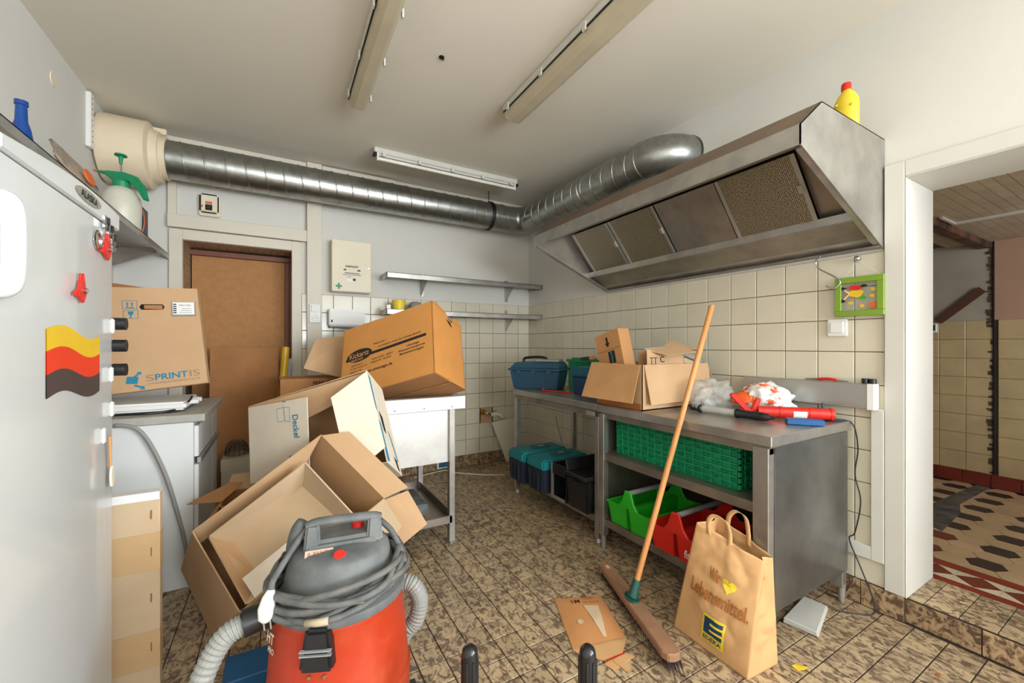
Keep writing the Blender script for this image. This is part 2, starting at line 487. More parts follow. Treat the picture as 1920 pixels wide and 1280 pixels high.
for c in cells[:300]:
    w, h = round(c[1] - c[0], 4), round(c[3] - c[2], 4)
    if (w, h) not in ft:
        ft[(w, h)] = MB().box(-w / 2 + .0022, w / 2 - .0022, -h / 2 + .0022, h / 2 - .0022, -.008, 0).mesh('floor_tile', bevel=.0012)
        ft[(w, h)].materials.append(m_floor)
    inst('floor_tile', ft[(w, h)], floor, ((c[0] + c[1]) / 2, (c[2] + c[3]) / 2, random.uniform(-.0006, .0004)))
mb = MB()
for c in cells[300:]:
    mb.box(c[0] + .0022, c[1] - .0022, c[2] + .0022, c[3] - .0022, -.008, random.uniform(-.0006, .0004))
o = mb.build('floor_tiles_beyond', m_floor, floor); o['kind'] = 'stuff'

# trims: door casing, header board, posts
def trim(n, *b, m=None, bevel=.003):
    return struct(MB().box(*b).build('trim_%d' % n, m or m_trim, bevel=bevel))
trim(1, -3.045, DX0, -.022, 0, 0, 2.045, m=m_trim_b)
trim(2, DX1, -2.200, -.022, 0, 0, 2.045, m=m_trim_b)
trim(3, DX0, DX1, -.022, 0, DZ, 2.045, m=m_trim_b)
trim(4, -3.05, -2.163, -.045, 0, 2.050, 2.142, m=m_trim_b)
trim(5, -2.163, -2.052, -.052, 0, 0, 2.70, m=m_trim_b)          # post from floor to ceiling
trim(6, -3.05, -3.00, -.03, 0, 2.142, 2.38, m=m_trim_b)
trim(7, -2.05, -1.45, -.05, 0, 2.612, 2.692, m=m_trim_b)      # beam behind the duct
trim(8, XL, -2.164, -.03, 0, 2.66, 2.70, m=m_trim_b)
trim(9, -1.449, -.05, -.02, 0, 2.655, 2.70, m=m_trim_b)
# doorway casing
trim(10, -.02, 0, DY0, -3.009, .112, 2.003)
trim(11, -.02, 0, DY1, DY0, RZ, 2.003)
trim(12, -.02, RX, DY0 - .006, DY0 - .0005, .112, RZ - .006)
trim(13, -.02, RX, DY1, DY0 - .0005, RZ - .006, RZ - .0005)
# niche of the door
nb = MB(); nb.box(DX0 - .02, DX0 - .008, 0, .34, 0, DZ + .02); nb.box(DX1 + .008, DX1 + .02, 0, .34, 0, DZ + .02); nb.box(DX0 - .02, DX1 + .02, 0, .34, DZ + .008, DZ + .02)
nb.box(DX0 - .02, DX1 + .02, .34, .36, 0, DZ + .02); nb.box(DX0 - .02, DX1 + .02, 0, .34, -.1, 0)
niche = struct(nb.build('wall_niche', m_grout))
def small_tile(w, h, t, ax):
    b = {'x': (-t, t, -w / 2, w / 2, -h / 2, h / 2), 'z': (-w / 2, w / 2, -h / 2, h / 2, -t, t)}[ax]
    me = MB().box(*b).mesh('niche_tile'); me.materials.append(m_brownrev); return me
mw = (DX1 - DX0) / 14
sl = small_tile(.072, .047, .006, 'x'); st = small_tile(mw - .003, .072, .006, 'z')
for j in range(4):
    for k in range(14):
        inst('niche_tile', st, niche, (DX0 + (k + .5) * mw, .037 + j * .075, DZ + .004))
    for k in range(28):
        z = DZ - .025 - k * .05
        if z > .9:
            inst('niche_tile', sl, niche, (DX0 - .004, .037 + j * .075, z))
            inst('niche_tile', sl, niche, (DX1 + .004, .037 + j * .075, z))
door = struct(MB().box(DX0 + .01, DX1 - .04, .285, .30, 0, DZ - .055).build('door_1', m_hard))
MB().box(DX0 - .002, DX1 + .002, .25, .31, DZ - .055, DZ - .012).build('door_frame', m_redwood, door, bevel=.004)
MB().box(DX1 - .045, DX1 + .002, .25, .31, 0, DZ - .055).build('door_frame', m_redwood, door, bevel=.004)

# ------------------------------------------------------------------ the far room
Z2 = .11
XF = 2.39
f2 = struct(MB().box(.0, XF, -4.7, -1.5, -.05, Z2 - .006).build('floor_far_room', m_fgrout))
struct(MB().box(.3, XF + .1, -4.7, -1.5, 2.012, 2.1).build('ceiling_far_room', m_grout))
c2 = bpy.data.objects['ceiling_far_room']
w2 = MB().box(XF, XF + .1, -4.7, -2.872, 1.40, 2.1)
wfar = struct(w2.build('wall_far_room', m_pinkw))
MB().box(XF, XF + .1, -2.872, -1.5, 1.40, 2.1).build('grey_plaster', m_greyw, wfar)
MB().box(XF + .001, XF + .1, -4.7, -1.5, 0, 1.40).build('tile_bed', m_fgrout, wfar)
struct(MB().box(.3, XF, -1.6, -1.5, 0, 2.1).build('wall_far_side', m_greyw))
w3 = MB(); w3.box(.3, .6, -4.8, -4.7, 0, 2.1); w3.box(2.0, XF, -4.8, -4.7, 0, 2.1); w3.box(.6, 2.0, -4.8, -4.7, 0, .8); w3.box(.6, 2.0, -4.8, -4.7, 1.85, 2.1)
struct(w3.build('wall_far_front', m_plaster))
far_tile = tile_mesh(.1475, .1465, .006, .0014, 'x')
m_fartile = per_piece(mat('old_cream_tile', (196, 172, 130), .3, var=.08, coord='World'), .08)
far_tile.materials.clear(); far_tile.materials.append(m_fartile)
for k in range(14):
    y = -2.593 - .15 * k + .15 * 3 + .075
    for r in range(8):
        z = 1.40 - .149 * (r + .5)
        if -3.6 < y < -2.2: inst('tile', far_tile, wfar, (XF + .001, y - (.0 if y > -2.87 else .018), z))
sk = MB().box(-.014, 0, -.0735, .0735, -.051, .051).mesh('skirting_tile', bevel=.002); sk.materials.append(m_maroon)
bfar = struct(MB().box(XF - .004, XF, -4.7, -1.5, Z2, .218).build('baseboard_far_room', m_fgrout))
for k in range(12):
    inst('skirting_tile', sk, bfar, (XF - .002, -3.7 + .15 * k, .163))
# torn seam where a partition stood
seam = MB()
rr = random.Random(3)
z = .22
while z < 1.95:
    h = rr.uniform(.008, .035)
    seam.box(XF - rr.uniform(.003, .008), XF + .002, -2.885, -2.872 + rr.uniform(-.006, .022), z, z + h)
    z += h * rr.uniform(.7, 1.5)
seam.build('torn_plaster_seam', mat('torn_plaster', (92, 76, 58), .95, var=.3, scale=25), wfar)
MB().box(XF - .012, XF + .002, -2.893, -2.885, .2, 2.0).build('seam_groove', m_dark, wfar)
# ceiling boards of the far room
cb = MB().box(-.121, .121, -.0228, .0228, -.004, .004).mesh('ceiling_board'); m_cb = per_piece(mat('ceiling_board', (196, 178, 150), .6, var=.08, coord='World'), .12)
cb.materials.append(m_cb)
for i in range(9):
    for j in range(22):
        inst('ceiling_board', cb, c2, (.425 + .245 * i, -2.66 - .0482 * j, 2.006))
MB().box(1.44, 1.47, -3.8, -2.885, 1.988, 2.004).build('batten', m_trim, c2)
MB().box(1.20, 1.47, -2.90, -2.885, 1.990, 2.004).build('batten', m_trim, c2)
tag(MB().box(.75, XF, -2.872, -2.80, 1.955, 2.002).build('broken_beam', mat('charred_wood', (112, 72, 48), .9, rgb2=(36, 28, 24), scale=7), bevel=.004, loc=(1.5, -2.83, 1.955)),
    'scorched brown beam left along the ceiling of the far room', 'beam')
# hex floor of the far room
def hexm(m):
    a, b, c = .0708, .0392, .0612
    pts = [(0, -a), (c, -b), (c, b), (0, a), (-c, b), (-c, -b)]
    me = MB().prism([(p[0], p[1], -.008) for p in pts], (0, 0, .008)).mesh('hex_tile'); me.materials.append(m); return me
hc, hd, hr = hexm(m_hexc), hexm(m_hexd), hexm(m_maroon)
for j in range(-6, 8):
    y = -3.173 + j * .1125
    for i in range(15):
        x = .702 + .125 * (i - 1) + (.0625 if j % 2 else 0)
        if x < .57 or x > XF - .06: continue
        dark = (j % 2 == 0 and (i + j // 2 * 0) % 2 == 1)
        me = (hr if (j >= 2 and i < 5) else hd) if dark else hc
        inst('hex_tile', me, f2, (x, y, Z2 - (.0012 if x < .633 else 0)))
st1 = MB().box(-.0235, .0235, -.0745, .0745, -.008, 0).mesh('border_tile'); st1.materials.append(m_brick)
st2 = MB().box(-.033, .033, -.0745, .0745, -.008, 0).mesh('border_tile'); st2.materials.append(m_brick)
dia = MB().prism([(0, -.074, -.007), (.068, 0, -.007), (0, .074, -.007), (-.068, 0, -.007)], (0, 0, .0075)).mesh('border_tile'); dia.materials.append(m_maroon)
tri = MB().box(-.069, .069, -.0745, .0745, -.008, -.0003).mesh('border_tile'); tri.materials.append(mat('pale_cement', (206, 194, 164), .5))
for k in range(9):
    y = -3.10 - .15 * (k - 2)
    if y > -2.7 or y < -4.0: continue
    inst('border_tile', st1, f2, (.335, y, Z2)); inst('border_tile', st2, f2, (.537, y + .03, Z2))
    inst('border_tile', tri, f2, (.431, y + .05, Z2)); inst('border_tile', dia, f2, (.431, y + .05, Z2))
pt = MB().prism([(1.02, -2.94, Z2), (1.08, -2.86, Z2), (1.52, -2.76, Z2), (2.38, -2.80, Z2), (2.38, -2.875, Z2), (1.70, -2.862, Z2), (1.50, -2.91, Z2)], (0, 0, .0015)).build('cement_patch', mat('cement_patch', (112, 104, 96), .9, rgb2=(66, 60, 56), scale=9), f2)
# step: marbled treads and risers
step = struct(MB().box(.004, .31, DY1, DY0 + .01, 0, Z2 - .004).build('floor_step', m_fgrout))
tr1 = MB().box(-.149, .149, -.0498, .0498, -.008, 0).mesh('step_tile', bevel=.0015); tr1.materials.append(m_floor)
ri1 = MB().box(-.008, 0, -.0735, .0735, -.049, .049).mesh('step_tile', bevel=.0015); ri1.materials.append(m_skirt)
for k in range(9):
    inst('step_tile', tr1, step, (.156, -3.028 - .1025 * k - .052, Z2 + .001))
for k in range(6):
    inst('step_tile', ri1, step, (.004, -3.146 - .151 * k - .0755 + .151 * 0, .053))
inst('step_tile', ri1, step, (.004, -3.146 + .0755 - .004, .053))
# things in the far room
tag(MB(frame((XF - .02, -2.62, 1.43), (0, -.72, .70), z=(1, 0, 0))).box(-.04, .30, -.028, .028, -.008, .008).build('plank', mat('dark_plank', (92, 54, 34), .6, var=.15), bevel=.002, loc=(XF - .02, -2.62, 1.43)),
    'short dark brown plank fixed slantwise on the far room wall', 'plank')
sw2 = thing('wall_switch', 'small white and black switch low on the far room wall beside the plank', 'switch', (XF - .005, -2.562, 1.345))
MB().box(XF - .03, XF - .005, -2.585, -2.545, 1.31, 1.385).build('plate', m_white, sw2, bevel=.004)
MB().box(XF - .034, XF - .03, -2.575, -2.555, 1.325, 1.375).build('rocker', m_black, sw2)

# ------------------------------------------------------------------ ventilation
DYC, DZC, DR = -.207, 2.462, .125
XC = -.188
duct = thing('ventilation_duct', 'galvanised spiral duct under the ceiling, running along the back wall and turning to the hood', 'duct', (-1.6, DYC, DZC - DR))
def helix(axis, a, b, pitch, c, r, ph=0):
    n = int(abs(b - a) / pitch * 28); out = []
    for k in range(n + 1):
        t = a + (b - a) * k / n; ang = ph + 2 * PI * (t - a) / pitch
        if axis == 'x': out.append((t, c[0] + r * math.cos(ang), c[1] + r * math.sin(ang)))
        else: out.append((c[0] + r * math.cos(ang), t, c[1] + r * math.sin(ang)))
    return out
EL = .16
MB().lathe([(DR, -3.008), (DR, XC - EL)], (0, DYC, DZC), 48, 'x').build('straight_duct', m_galv, duct, smooth=True)
MB().lathe([(DR, -1.80), (DR, DYC - EL)], (XC, 0, DZC), 48, 'y').build('straight_duct', m_galv, duct, smooth=True)
MB().tube(helix('x', -2.98, XC - EL - .05, .118, (DYC, DZC), DR + .001), .0048, 6).build('spiral_seam', m_galv, duct, smooth='all')
MB().tube(helix('y', -1.78, DYC - EL - .05, .118, (XC, DZC), DR + .001), .0042, 6).build('spiral_seam', m_galv, duct, smooth='all')
MB().tube([(XC - EL + EL * math.sin(a), DYC - EL + EL * math.cos(a), DZC) for a in [k / 14 * PI / 2 for k in range(15)]], DR + .002, 40).build('elbow', m_galv, duct, smooth=True)
MB().tube([(XC + EL * 1.1 * (1 - math.cos(a)), -1.80 - EL * 1.1 * math.sin(a), DZC) for a in [k / 14 * PI / 2 for k in range(15)]] + [(-.002, -1.80 - EL * 1.1, DZC)], DR + .003, 40).build('elbow', m_galv, duct, smooth=True)
for y in (-1.80, -1.20):
    MB().lathe([(DR, y - .012), (DR + .006, y - .006), (DR + .006, y + .006), (DR, y + .012)], (XC, 0, DZC), 48, 'y', False, False).build('collar', m_galv, duct, smooth=True)
MB().lathe([(DR + .008, -.012), (DR + .008, 0)], (0, -1.80 - EL * 1.1, DZC), 40, 'x', False, False).build('collar', m_galv, duct)
for x in (-.58, -.60):
    MB().tube([(x, DYC + (DR + .006) * math.cos(2 * PI * k / 40), DZC + (DR + .006) * math.sin(2 * PI * k / 40)) for k in range(40)], .005, 8, True).build('hanger_ring', m_blackm, duct, smooth='all')
MB().cyl((-.59, DYC, DZC + DR), (-.59, DYC, H), .004, 8).build('hanger_rod', m_blackm, duct)
fan = thing('fan_housing', 'large cream cylindrical fan housing in the upper corner above the green sprayer', 'ventilator', (-3.2, DYC, 2.25))
MB().lathe([(.195, -3.335), (.212, -3.325), (.212, -3.10), (.205, -3.095)], (0, DYC, 2.462), 48, 'x').build('drum', m_housing, fan, smooth=True)
MB().lathe([(.205, -3.095), (.175, -3.085), (.165, -3.06), (.160, -3.045)], (0, DYC, 2.462), 48, 'x').build('cone', m_housing, fan, smooth=True)
MB().lathe([(.150, -3.075), (.150, -3.05), (.137, -3.04), (.137, -3.01)], (0, DYC, 2.462), 48, 'x').build('sleeve', m_housing, fan, smooth=True)
MB().box(-3.10, -3.02, DYC - .01, DYC + .01, 2.62, 2.66).build('ear', m_housing, fan, bevel=.004)
rail = thing('slotted_rail', 'white perforated upright rail at the ceiling beside the cream fan housing', 'rail', (-3.325, -.45, 2.36))
MB().box(XL, -3.315, -.475, -.425, 2.365, 2.685).build('channel', m_white, rail, bevel=.004)
for k in range(9):
    z = 2.40 + k * .032
    MB().lathe([(.0045, -3.3155), (.0045, -3.3145)], (0, -.45, z), 10, 'x').build('hole', m_dark, rail)
o = MB().lathe([(.035, XL), (.035, XL + .004)], (0, -.86, 2.53), 24, 'x').build('cover_disc', m_cream, loc=(XL, -.86, 2.50))
tag(o, 'small beige round cover plate high on the left wall', 'cover')

# hood
hood = thing('extractor_hood', 'large stainless steel extractor hood over the work tables', 'hood', (-.37, -2.12, 1.635))
HY0, HY1 = -3.005, -1.23
sec = [(0, 1.635), (-.735, 1.93), (-.735, 2.005), (-.58, 2.13), (0, 2.13)]
MB().panel([(-.735, HY0, 1.93), (-.735, HY0, 2.005), (-.735, HY1, 2.005), (-.735, HY1, 1.93)][::1], .004).build('front_lip', m_steel, hood)
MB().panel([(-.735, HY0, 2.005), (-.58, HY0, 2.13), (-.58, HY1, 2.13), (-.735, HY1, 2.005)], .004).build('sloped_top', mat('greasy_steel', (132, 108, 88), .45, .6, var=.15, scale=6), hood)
MB().box(-.58, -.002, HY0, HY1, 2.126, 2.13).build('top', m_steel, hood)
for y, t in ((HY0, .005), (HY1, -.005)):
    MB().prism([(-.002 if x == 0 else x, y, z) for x, z in sec], (0, t, 0)).build('side_panel', m_steel, hood)
MB().box(-.012, -.002, HY0 + .005, HY1 - .005, 1.66, 2.126).build('back_panel', m_steel_d, hood)
# inside: lining, filter bank, gutter
MB().panel([(-.731, HY0 + .006, 1.935), (-.731, HY1 - .006, 1.935), (-.42, HY1 - .006, 2.055), (-.42, HY0 + .006, 2.055)], .003).build('inner_lining', m_steel, hood)
FA, FB = V((-.415, 0, 2.045)), V((-.178, 0, 1.76))
ub = (FB - FA)
MB().panel([(FA.x + .02, HY0 + .006, FA.z + .014), (FA.x + .02, HY1 - .006, FA.z + .014), (FB.x + .02, HY1 - .006, FB.z + .014), (FB.x + .02, HY0 + .006, FB.z + .014)], .003).build('filter_backing', m_steel_d, hood)
ys = [-1.285, -1.665, -2.06, -2.452, -2.835]
nF = V((-ub.z, 0, ub.x)).normalized(); nF = nF if nF.z < 0 else -nF
for i in range(4):
    a, b = ys[i] - .004, ys[i + 1] + .004
    g = [FA + V((0, a, 0)), FA + V((0, b, 0)), FB + V((0, b, 0)), FB + V((0, a, 0))]
    e = MB().hexa([p + nF * .002 for p in g], [p + nF * -.012 for p in g])
    if i == 2:
        e.build('blank_panel', m_steel, hood); continue
    fl = e.build('grease_filter', m_filter, hood)
    for yy in (a - .009, b + .009):
        q = [FA + V((0, yy + .009, 0)), FA + V((0, yy - .009, 0)), FB + V((0, yy - .009, 0)), FB + V((0, yy + .009, 0))]
        MB().hexa([p + nF * .006 for p in q], [p + nF * -.012 for p in q]).build('filter_rail', m_alu, fl)
    c = FA + ub * .45 + V((0, (b if i != 1 else b) + .02, 0))
    MB(frame(c + nF * .008, ub, y=(0, 1, 0))).box(-.022, .022, -.012, .012, -.006, .006).build('latch', m_alu, fl, bevel=.003)
MB().panel([(-.20, HY0 + .006, 1.75), (-.20, HY1 - .006, 1.75), (-.07, HY1 - .006, 1.685), (-.07, HY0 + .006, 1.685)][::-1], .003).build('gutter', m_steel_d, hood)
MB().panel([(-.205, HY0 + .006, 1.785), (-.205, HY1 - .006, 1.785), (-.20, HY1 - .006, 1.745), (-.20, HY0 + .006, 1.745)], .003).build('gutter_lip', m_steel, hood)
MB().box(-.04, -.004, HY0 + .006, HY1 - .006, 1.642, 1.652).build('bottom_rim', m_steel_d, hood)
MB().panel([(-.07, HY0 + .006, 1.685), (-.07, HY1 - .006, 1.685), (-.012, HY1 - .006, 1.655), (-.012, HY0 + .006, 1.655)][::-1], .003).build('bottom_tray', m_steel, hood)
for y in (HY0 + .008, HY1 - .028):
    MB().prism([(-.71, y, 1.924), (-.03, y, 1.650), (-.03, y, 1.662), (-.71, y, 1.936)], (0, .02, 0)).build('side_rim', m_steel, hood)
yb = thing('detergent_bottle', 'yellow plastic bottle with red cap standing on the hood', 'bottle', (-.22, -2.945, 2.13))
Mb = Matrix.Translation((-.22, -2.945, 2.13))
bt = MB(Mb)
prof = [(.040, .0), (.046, .006), (.046, .12), (.043, .14), (.030, .165), (.018, .178), (.016, .185)]
vs = []; n = 28
for r, z in prof:
    for k in range(n):
        a = 2 * PI * k / n
        vs.append((r * math.cos(a) * .62, r * math.sin(a), z))
fs = [(i * n + k, i * n + (k + 1) % n, (i + 1) * n + (k + 1) % n, (i + 1) * n + k) for i in range(len(prof) - 1) for k in range(n)]
bt.add(vs, fs + [list(range(n - 1, -1, -1)), list(range((len(prof) - 1) * n, len(prof) * n))])
bt.build('body', m_yellow, yb, smooth=True)
MB(Mb).lathe([(.018, .185), (.018, .205), (.016, .213)], n=20).build('cap', m_red, yb, smooth=True)
for k in range(4):
    MB(Mb).lathe([(.004, -.002), (.006, 0), (.004, .004)], (-.026, -.028 + .018 * k, .105 + .006 * k), 10, 'x').build('grip_bump', m_yellow, yb)

# ------------------------------------------------------------------ ceiling lamps
def lamp(label, axis, c, a, b, w, bare=False):
    mid = (a + b) / 2
    q = (lambda s, t, z: (c + t, s, z)) if axis == 'y' else (lambda s, t, z: (s, c + t, z))
    def bx(s0, s1, t0, t1, z0, z1):
        p, r = q(s0, t0, z0), q(s1, t1, z1)
        return MB().box(p[0], r[0], p[1], r[1], z0, z1)
    L_ = thing('fluorescent_lamp', label, 'lamp', q(mid, 0, H - .09), group='long fluorescent lamps on the ceiling')
    bx(a, b, -w / 2, w / 2, H - .045, H - .001).build('housing', m_trim, L_, bevel=.006)
    if bare:
        MB().cyl(q(a + .03, -.03, H - .085), q(b - .03, -.03, H - .085), .013, 14).build('tube', m_tubeglass, L_, smooth=True)
        bx(a + .02, b - .02, -.025, .02, H - .06, H - .044).build('reflector', m_trim, L_)
        for s in (a + .02, b - .03):
            bx(s, s + .014, -.04, -.016, H - .10, H - .04).build('lamp_holder', m_white, L_, bevel=.003)
        for s in (a - .004, b - .016):
            bx(s, s + .02, -w / 2 - .004, .01, H - .062, H - .044).build('end_seal', m_blackm, L_)
    else:
        pr = [(-w / 2 + .006, H - .046), (-w / 2 + .016, H - .088), (-w * .2, H - .100), (w * .2, H - .100), (w / 2 - .016, H - .088), (w / 2 - .006, H - .046)]
        MB().prism([q(a + .008, t, z) for t, z in pr], V(q(b - .008, 0, 0)) - V(q(a + .008, 0, 0))).build('diffuser', m_diff, L_, bevel=.004)
        bx(a + .004, b - .004, -w / 2 + .001, -w / 2 + .006, H - .053, H - .046).build('seal', m_blackm, L_)
    k = 0
    for i in range(5):
        s = a + .07 + (b - a - .14) * i / 4
        for t in ((-w / 2 - .004, w / 2 + .004) if not bare else (-w / 2 - .003,)):
            bx(s - .011, s + .011, t - .004, t + .004, H - .066, H - .028).build('clip', m_trim, L_)
lamp('fluorescent ceiling lamp left of the small hole, nearest the fridge', 'y', -1.955, -2.75, -1.19, .115)
lamp('fluorescent ceiling lamp beside the hood, widest of the three', 'y', -1.085, -3.10, -1.53, .14)
lamp('bare tube ceiling lamp over the duct, lying along the back wall', 'x', -.55, -1.74, -.49, .085, True)
hl = thing('ceiling_hole', 'small dark hole with wire end in the ceiling between two lamps', 'hole', (-1.63, -1.74, H - .006))  # a hole, drawn as a dark disc with a wire end
MB().lathe([(.014, H - .004), (.014, H)], (-1.63, -1.74, 0), 16).build('hole', m_dark, hl)
MB().tube(bez([(-1.63, -1.74, H), (-1.626, -1.735, H - .014), (-1.615, -1.74, H - .008)], 6), .002, 6).build('wire', m_dark, hl)

# ------------------------------------------------------------------ on the back wall
def plate_box(name, label, cat, x0, x1, z0, z1, d, m, bevel=.006):
    t = thing(name, label, cat, ((x0 + x1) / 2, -d / 2 if d else 0, z0))
    MB().box(x0, x1, -d, -.006, z0, z1).build('body', m, t, bevel=bevel, seg=2)
    return t
fa = plate_box('first_aid_cabinet', 'cream first aid cabinet with green cross on the back wall', 'cabinet', -1.985, -1.670, 1.652, 2.085, .10, m_cream)
MB().box(-1.983, -1.672, -.112, -.101, 1.655, 2.082).build('door', m_cream, fa, bevel=.003)
fr = frame((-1.985, -.1125, 1.652), (1, 0, 0), z=(0, -1, 0))
gx, gz = .055, .045
shape(fa, fr, rect(gx - .024, gz - .008, gx + .024, gz + .008), m_green, 'cross'); shape(fa, fr, rect(gx - .008, gz - .024, gx + .008, gz + .024), m_green, 'cross', .0014)
text(fa, 'ANKNORT', fr, .105, .205, .105, .018, m_ink, .02)
for (a, b, w, h) in ((.092, .178, .02, .012), (.20, .178, .026, .012), (.10, .155, .12, .007), (.085, .142, .145, .005), (.12, .125, .03, .004), (.165, .095, .022, .02)):
    shape(fa, fr, rect(a, b, a + w, b + h), mat('faint_ink', (128, 126, 130), .8) if h < .01 else mat('grey_ink', (74, 74, 90), .8), 'print')
shape(fa, fr, rect(.12, .085, .165, .11), m_white, 'sticker')
MB().lathe([(.006, -.118), (.006, -.112)], (-1.694, 0, 1.862), 12, 'y').build('lock', m_chrome, fa)
tm = plate_box('fan_controller', 'cream square control box with black knob above the door header', 'switch', -2.872, -2.742, 2.160, 2.318, .03, m_cream)
MB().box(-2.866, -2.750, -.055, -.028, 2.178, 2.318).build('cover', m_cream, tm, bevel=.016, seg=3)
fr = frame((-2.866, -.0555, 2.178), (1, 0, 0), z=(0, -1, 0))
shape(tm, fr, rect(.036, .018, .078, .060), m_ink, 'scale_print'); shape(tm, fr, rect(.036, .064, .078, .082), m_orangeink, 'label_print'); shape(tm, fr, rect(.008, .036, .022, .052), m_brownink, 'indicator')
MB().lathe([(.012, -.068), (.013, -.056)], (-2.810, 0, 2.217), 16, 'y').build('knob', m_black, tm)
so = thing('wall_socket', 'white double socket and switch plate on the white post', 'socket', (-2.105, -.055, 1.385))
MB().box(-2.148, -2.064, -.064, -.053, 1.388, 1.542).build('plate', m_white, so, bevel=.004)
MB().box(-2.134, -2.078, -.071, -.064, 1.476, 1.532).build('rocker', m_white, so, bevel=.003)
MB().lathe([(.026, -.070), (.026, -.0645), (.021, -.0645), (.021, -.070)], (-2.106, 0, 1.428), 28, 'y', False, False).build('socket_ring', m_white, so)
for dx in (-.01, .01): MB().lathe([(.0028, -.0655), (.0028, -.0642)], (-2.106 + dx, 0, 1.428), 8, 'y').build('contact_hole', m_dark, so)
pd = plate_box('towel_dispenser', 'flat white paper towel dispenser on the tiles below the first aid cabinet', 'dispenser', -2.005, -1.722, 1.365, 1.508, .10, m_white, .008)
MB().box(-2.003, -1.724, -.112, -.099, 1.372, 1.506).build('front_cover', m_white, pd, bevel=.006, seg=2)
MB().box(-1.988, -1.978, -.1135, -.111, 1.395, 1.415).build('sight_slot', m_dark, pd)
MB().box(-2.0, -1.73, -.105, -.02, 1.352, 1.364).build('outlet_tray', m_grey, pd, bevel=.003)

def wall_shelf(z, label):
    t = thing('wall_shelf', label, 'shelf', (-.78, -.14, z - .2), group='steel wall shelves on the back wall')
    b = MB(); b.box(-1.575, -.004, -.27, -.01, z - .004, z); b.box(-1.575, -.004, -.27, -.264, z - .042, z); b.box(-1.575, -1.570, -.27, -.01, z - .042, z); b.box(-.009, -.004, -.27, -.01, z - .042, z)
    b.build('board', m_steel, t)
    return t
for z, lb in ((1.822, 'upper stainless steel wall shelf above the tiles, empty'), (1.512, 'lower stainless steel wall shelf with yellow tub')):
    t = wall_shelf(z, lb)
    for x in (-1.19, -.285):
        MB().prism([(x - .014, -.008, z - .006), (x - .014, -.19, z - .006), (x - .014, -.19, z - .03), (x - .014, -.03, z - .15), (x - .014, -.008, z - .15)], (.004, 0, 0)).build('bracket', m_steel, t)
        MB().box(x - .016, x + .016, -.012, -.006, z - .16, z + .06).build('upright', m_steel, t)
yt = thing('plastic_tub', 'small yellow tub on the lower wall shelf above the orange box', 'tub', (-1.45, -.17, 1.512))
MB().lathe([(.048, 1.513), (.056, 1.585), (.060, 1.587), (.060, 1.597), (.055, 1.6)], (-1.45, -.17, 0), 28).build('body', m_yellow, yt, smooth=True)
tag(MB().blob((-1.30, -.16, 1.556), (.05, .04, .042), 2, .3, 3, 4, 1.513).build('crumpled_rag', mat('grey_rag', (150, 144, 134), .9, var=.15), smooth='all', loc=(-1.30, -.16, 1.513)), 'crumpled grey rag beside the yellow tub on the shelf', 'rag')
tag(MB().box(-1.565, -1.53, -.22, -.16, 1.513, 1.552).build('small_carton', m_white, bevel=.002, loc=(-1.55, -.19, 1.513)), 'tiny white carton at the left end of the lower wall shelf', 'box')

# old tap and pipe left in the broken tiles
tp = thing('wall_tap', 'old brass and chrome tap stub in the broken tiles low on the back wall', 'tap', (-.51, -.04, .46))
MB().box(-.575, -.455, -.004, .03, .41, .565).build('rubble', mat('rubble', (186, 160, 128), .95, rgb2=(206, 148, 108), scale=20), tp)
MB().lathe([(.030, -.004), (.030, -.02), (.020, -.03), (.020, -.05)], (-.555, 0, .525), 18, 'y').build('rosette', mat('brass', (188, 148, 52), .4, .9), tp)
MB().tube(bez([(-.555, -.05, .525), (-.53, -.07, .515), (-.49, -.06, .50)], 6), .013, 10).build('tap_body', m_chrome, tp, smooth='all')
MB().tube(bez([(-.49, -.06, .50), (-.44, -.055, .497), (-.39, -.06, .49), (-.37, -.07, .465)], 6), .019, 12).build('drain_pipe', m_cream, tp, smooth='all')
MB().tube(bez([(-.47, -.05, .515), (-.44, -.05, .535), (-.42, -.045, .545)], 5), .006, 8).build('lever', m_chrome, tp)
tag(MB().hexa([(-.52, -.135, .435), (-.26, -.135, .462), (-.10, -.06, .01), (-.33, -.10, .01)], [(-.52, -.128, .435), (-.26, -.128, .462), (-.10, -.05, .01), (-.33, -.09, .01)]).build('white_board', m_cream, loc=(-.2, -.09, 0)),
    'loose pale board leaning in the corner behind the teal toolboxes', 'board')

# ------------------------------------------------------------------ on the right wall
sw = thing('light_switch', 'white square light switch on the cream tiles under the green picture', 'switch', (-.02, -2.83, 1.25))
MB().box(-.018, -.006, -2.872, -2.79, 1.248, 1.330).build('plate', m_white, sw, bevel=.004, seg=2)
MB().box(-.024, -.018, -2.858, -2.804, 1.264, 1.318).build('rocker', m_white, sw, bevel=.003)
pc = thing('hanging_picture', 'green framed wire picture with felt figures hanging by the doorway', 'picture', (-.02, -2.92, 1.34))
Mp = frame((-.022, -2.828, 1.341), (0, -1, 0), z=(-1, 0, 0))
def rb(x0, x1, y0, y1, z0, z1): return MB(Mp).box(x0, x1, y0, y1, z0, z1)
rb(0, .185, 0, .026, 0, .014).build('frame_bar', m_picgreen, pc, bevel=.002); rb(0, .185, .155, .183, 0, .014).build('frame_bar', m_picgreen, pc, bevel=.002)
rb(0, .026, .026, .155, 0, .014).build('frame_bar', m_picgreen, pc, bevel=.002); rb(.159, .185, .026, .155, 0, .014).build('frame_bar', m_picgreen, pc, bevel=.002)
wm = MB(Mp)
for k in range(17): wm.box(.026 + k * .0083, .0266 + k * .0083, .026, .155, .002, .003)
for k in range(17): wm.box(.026, .159, .026 + k * .008, .0266 + k * .008, .002, .003)
wm.build('wire_mesh', m_alu, pc)
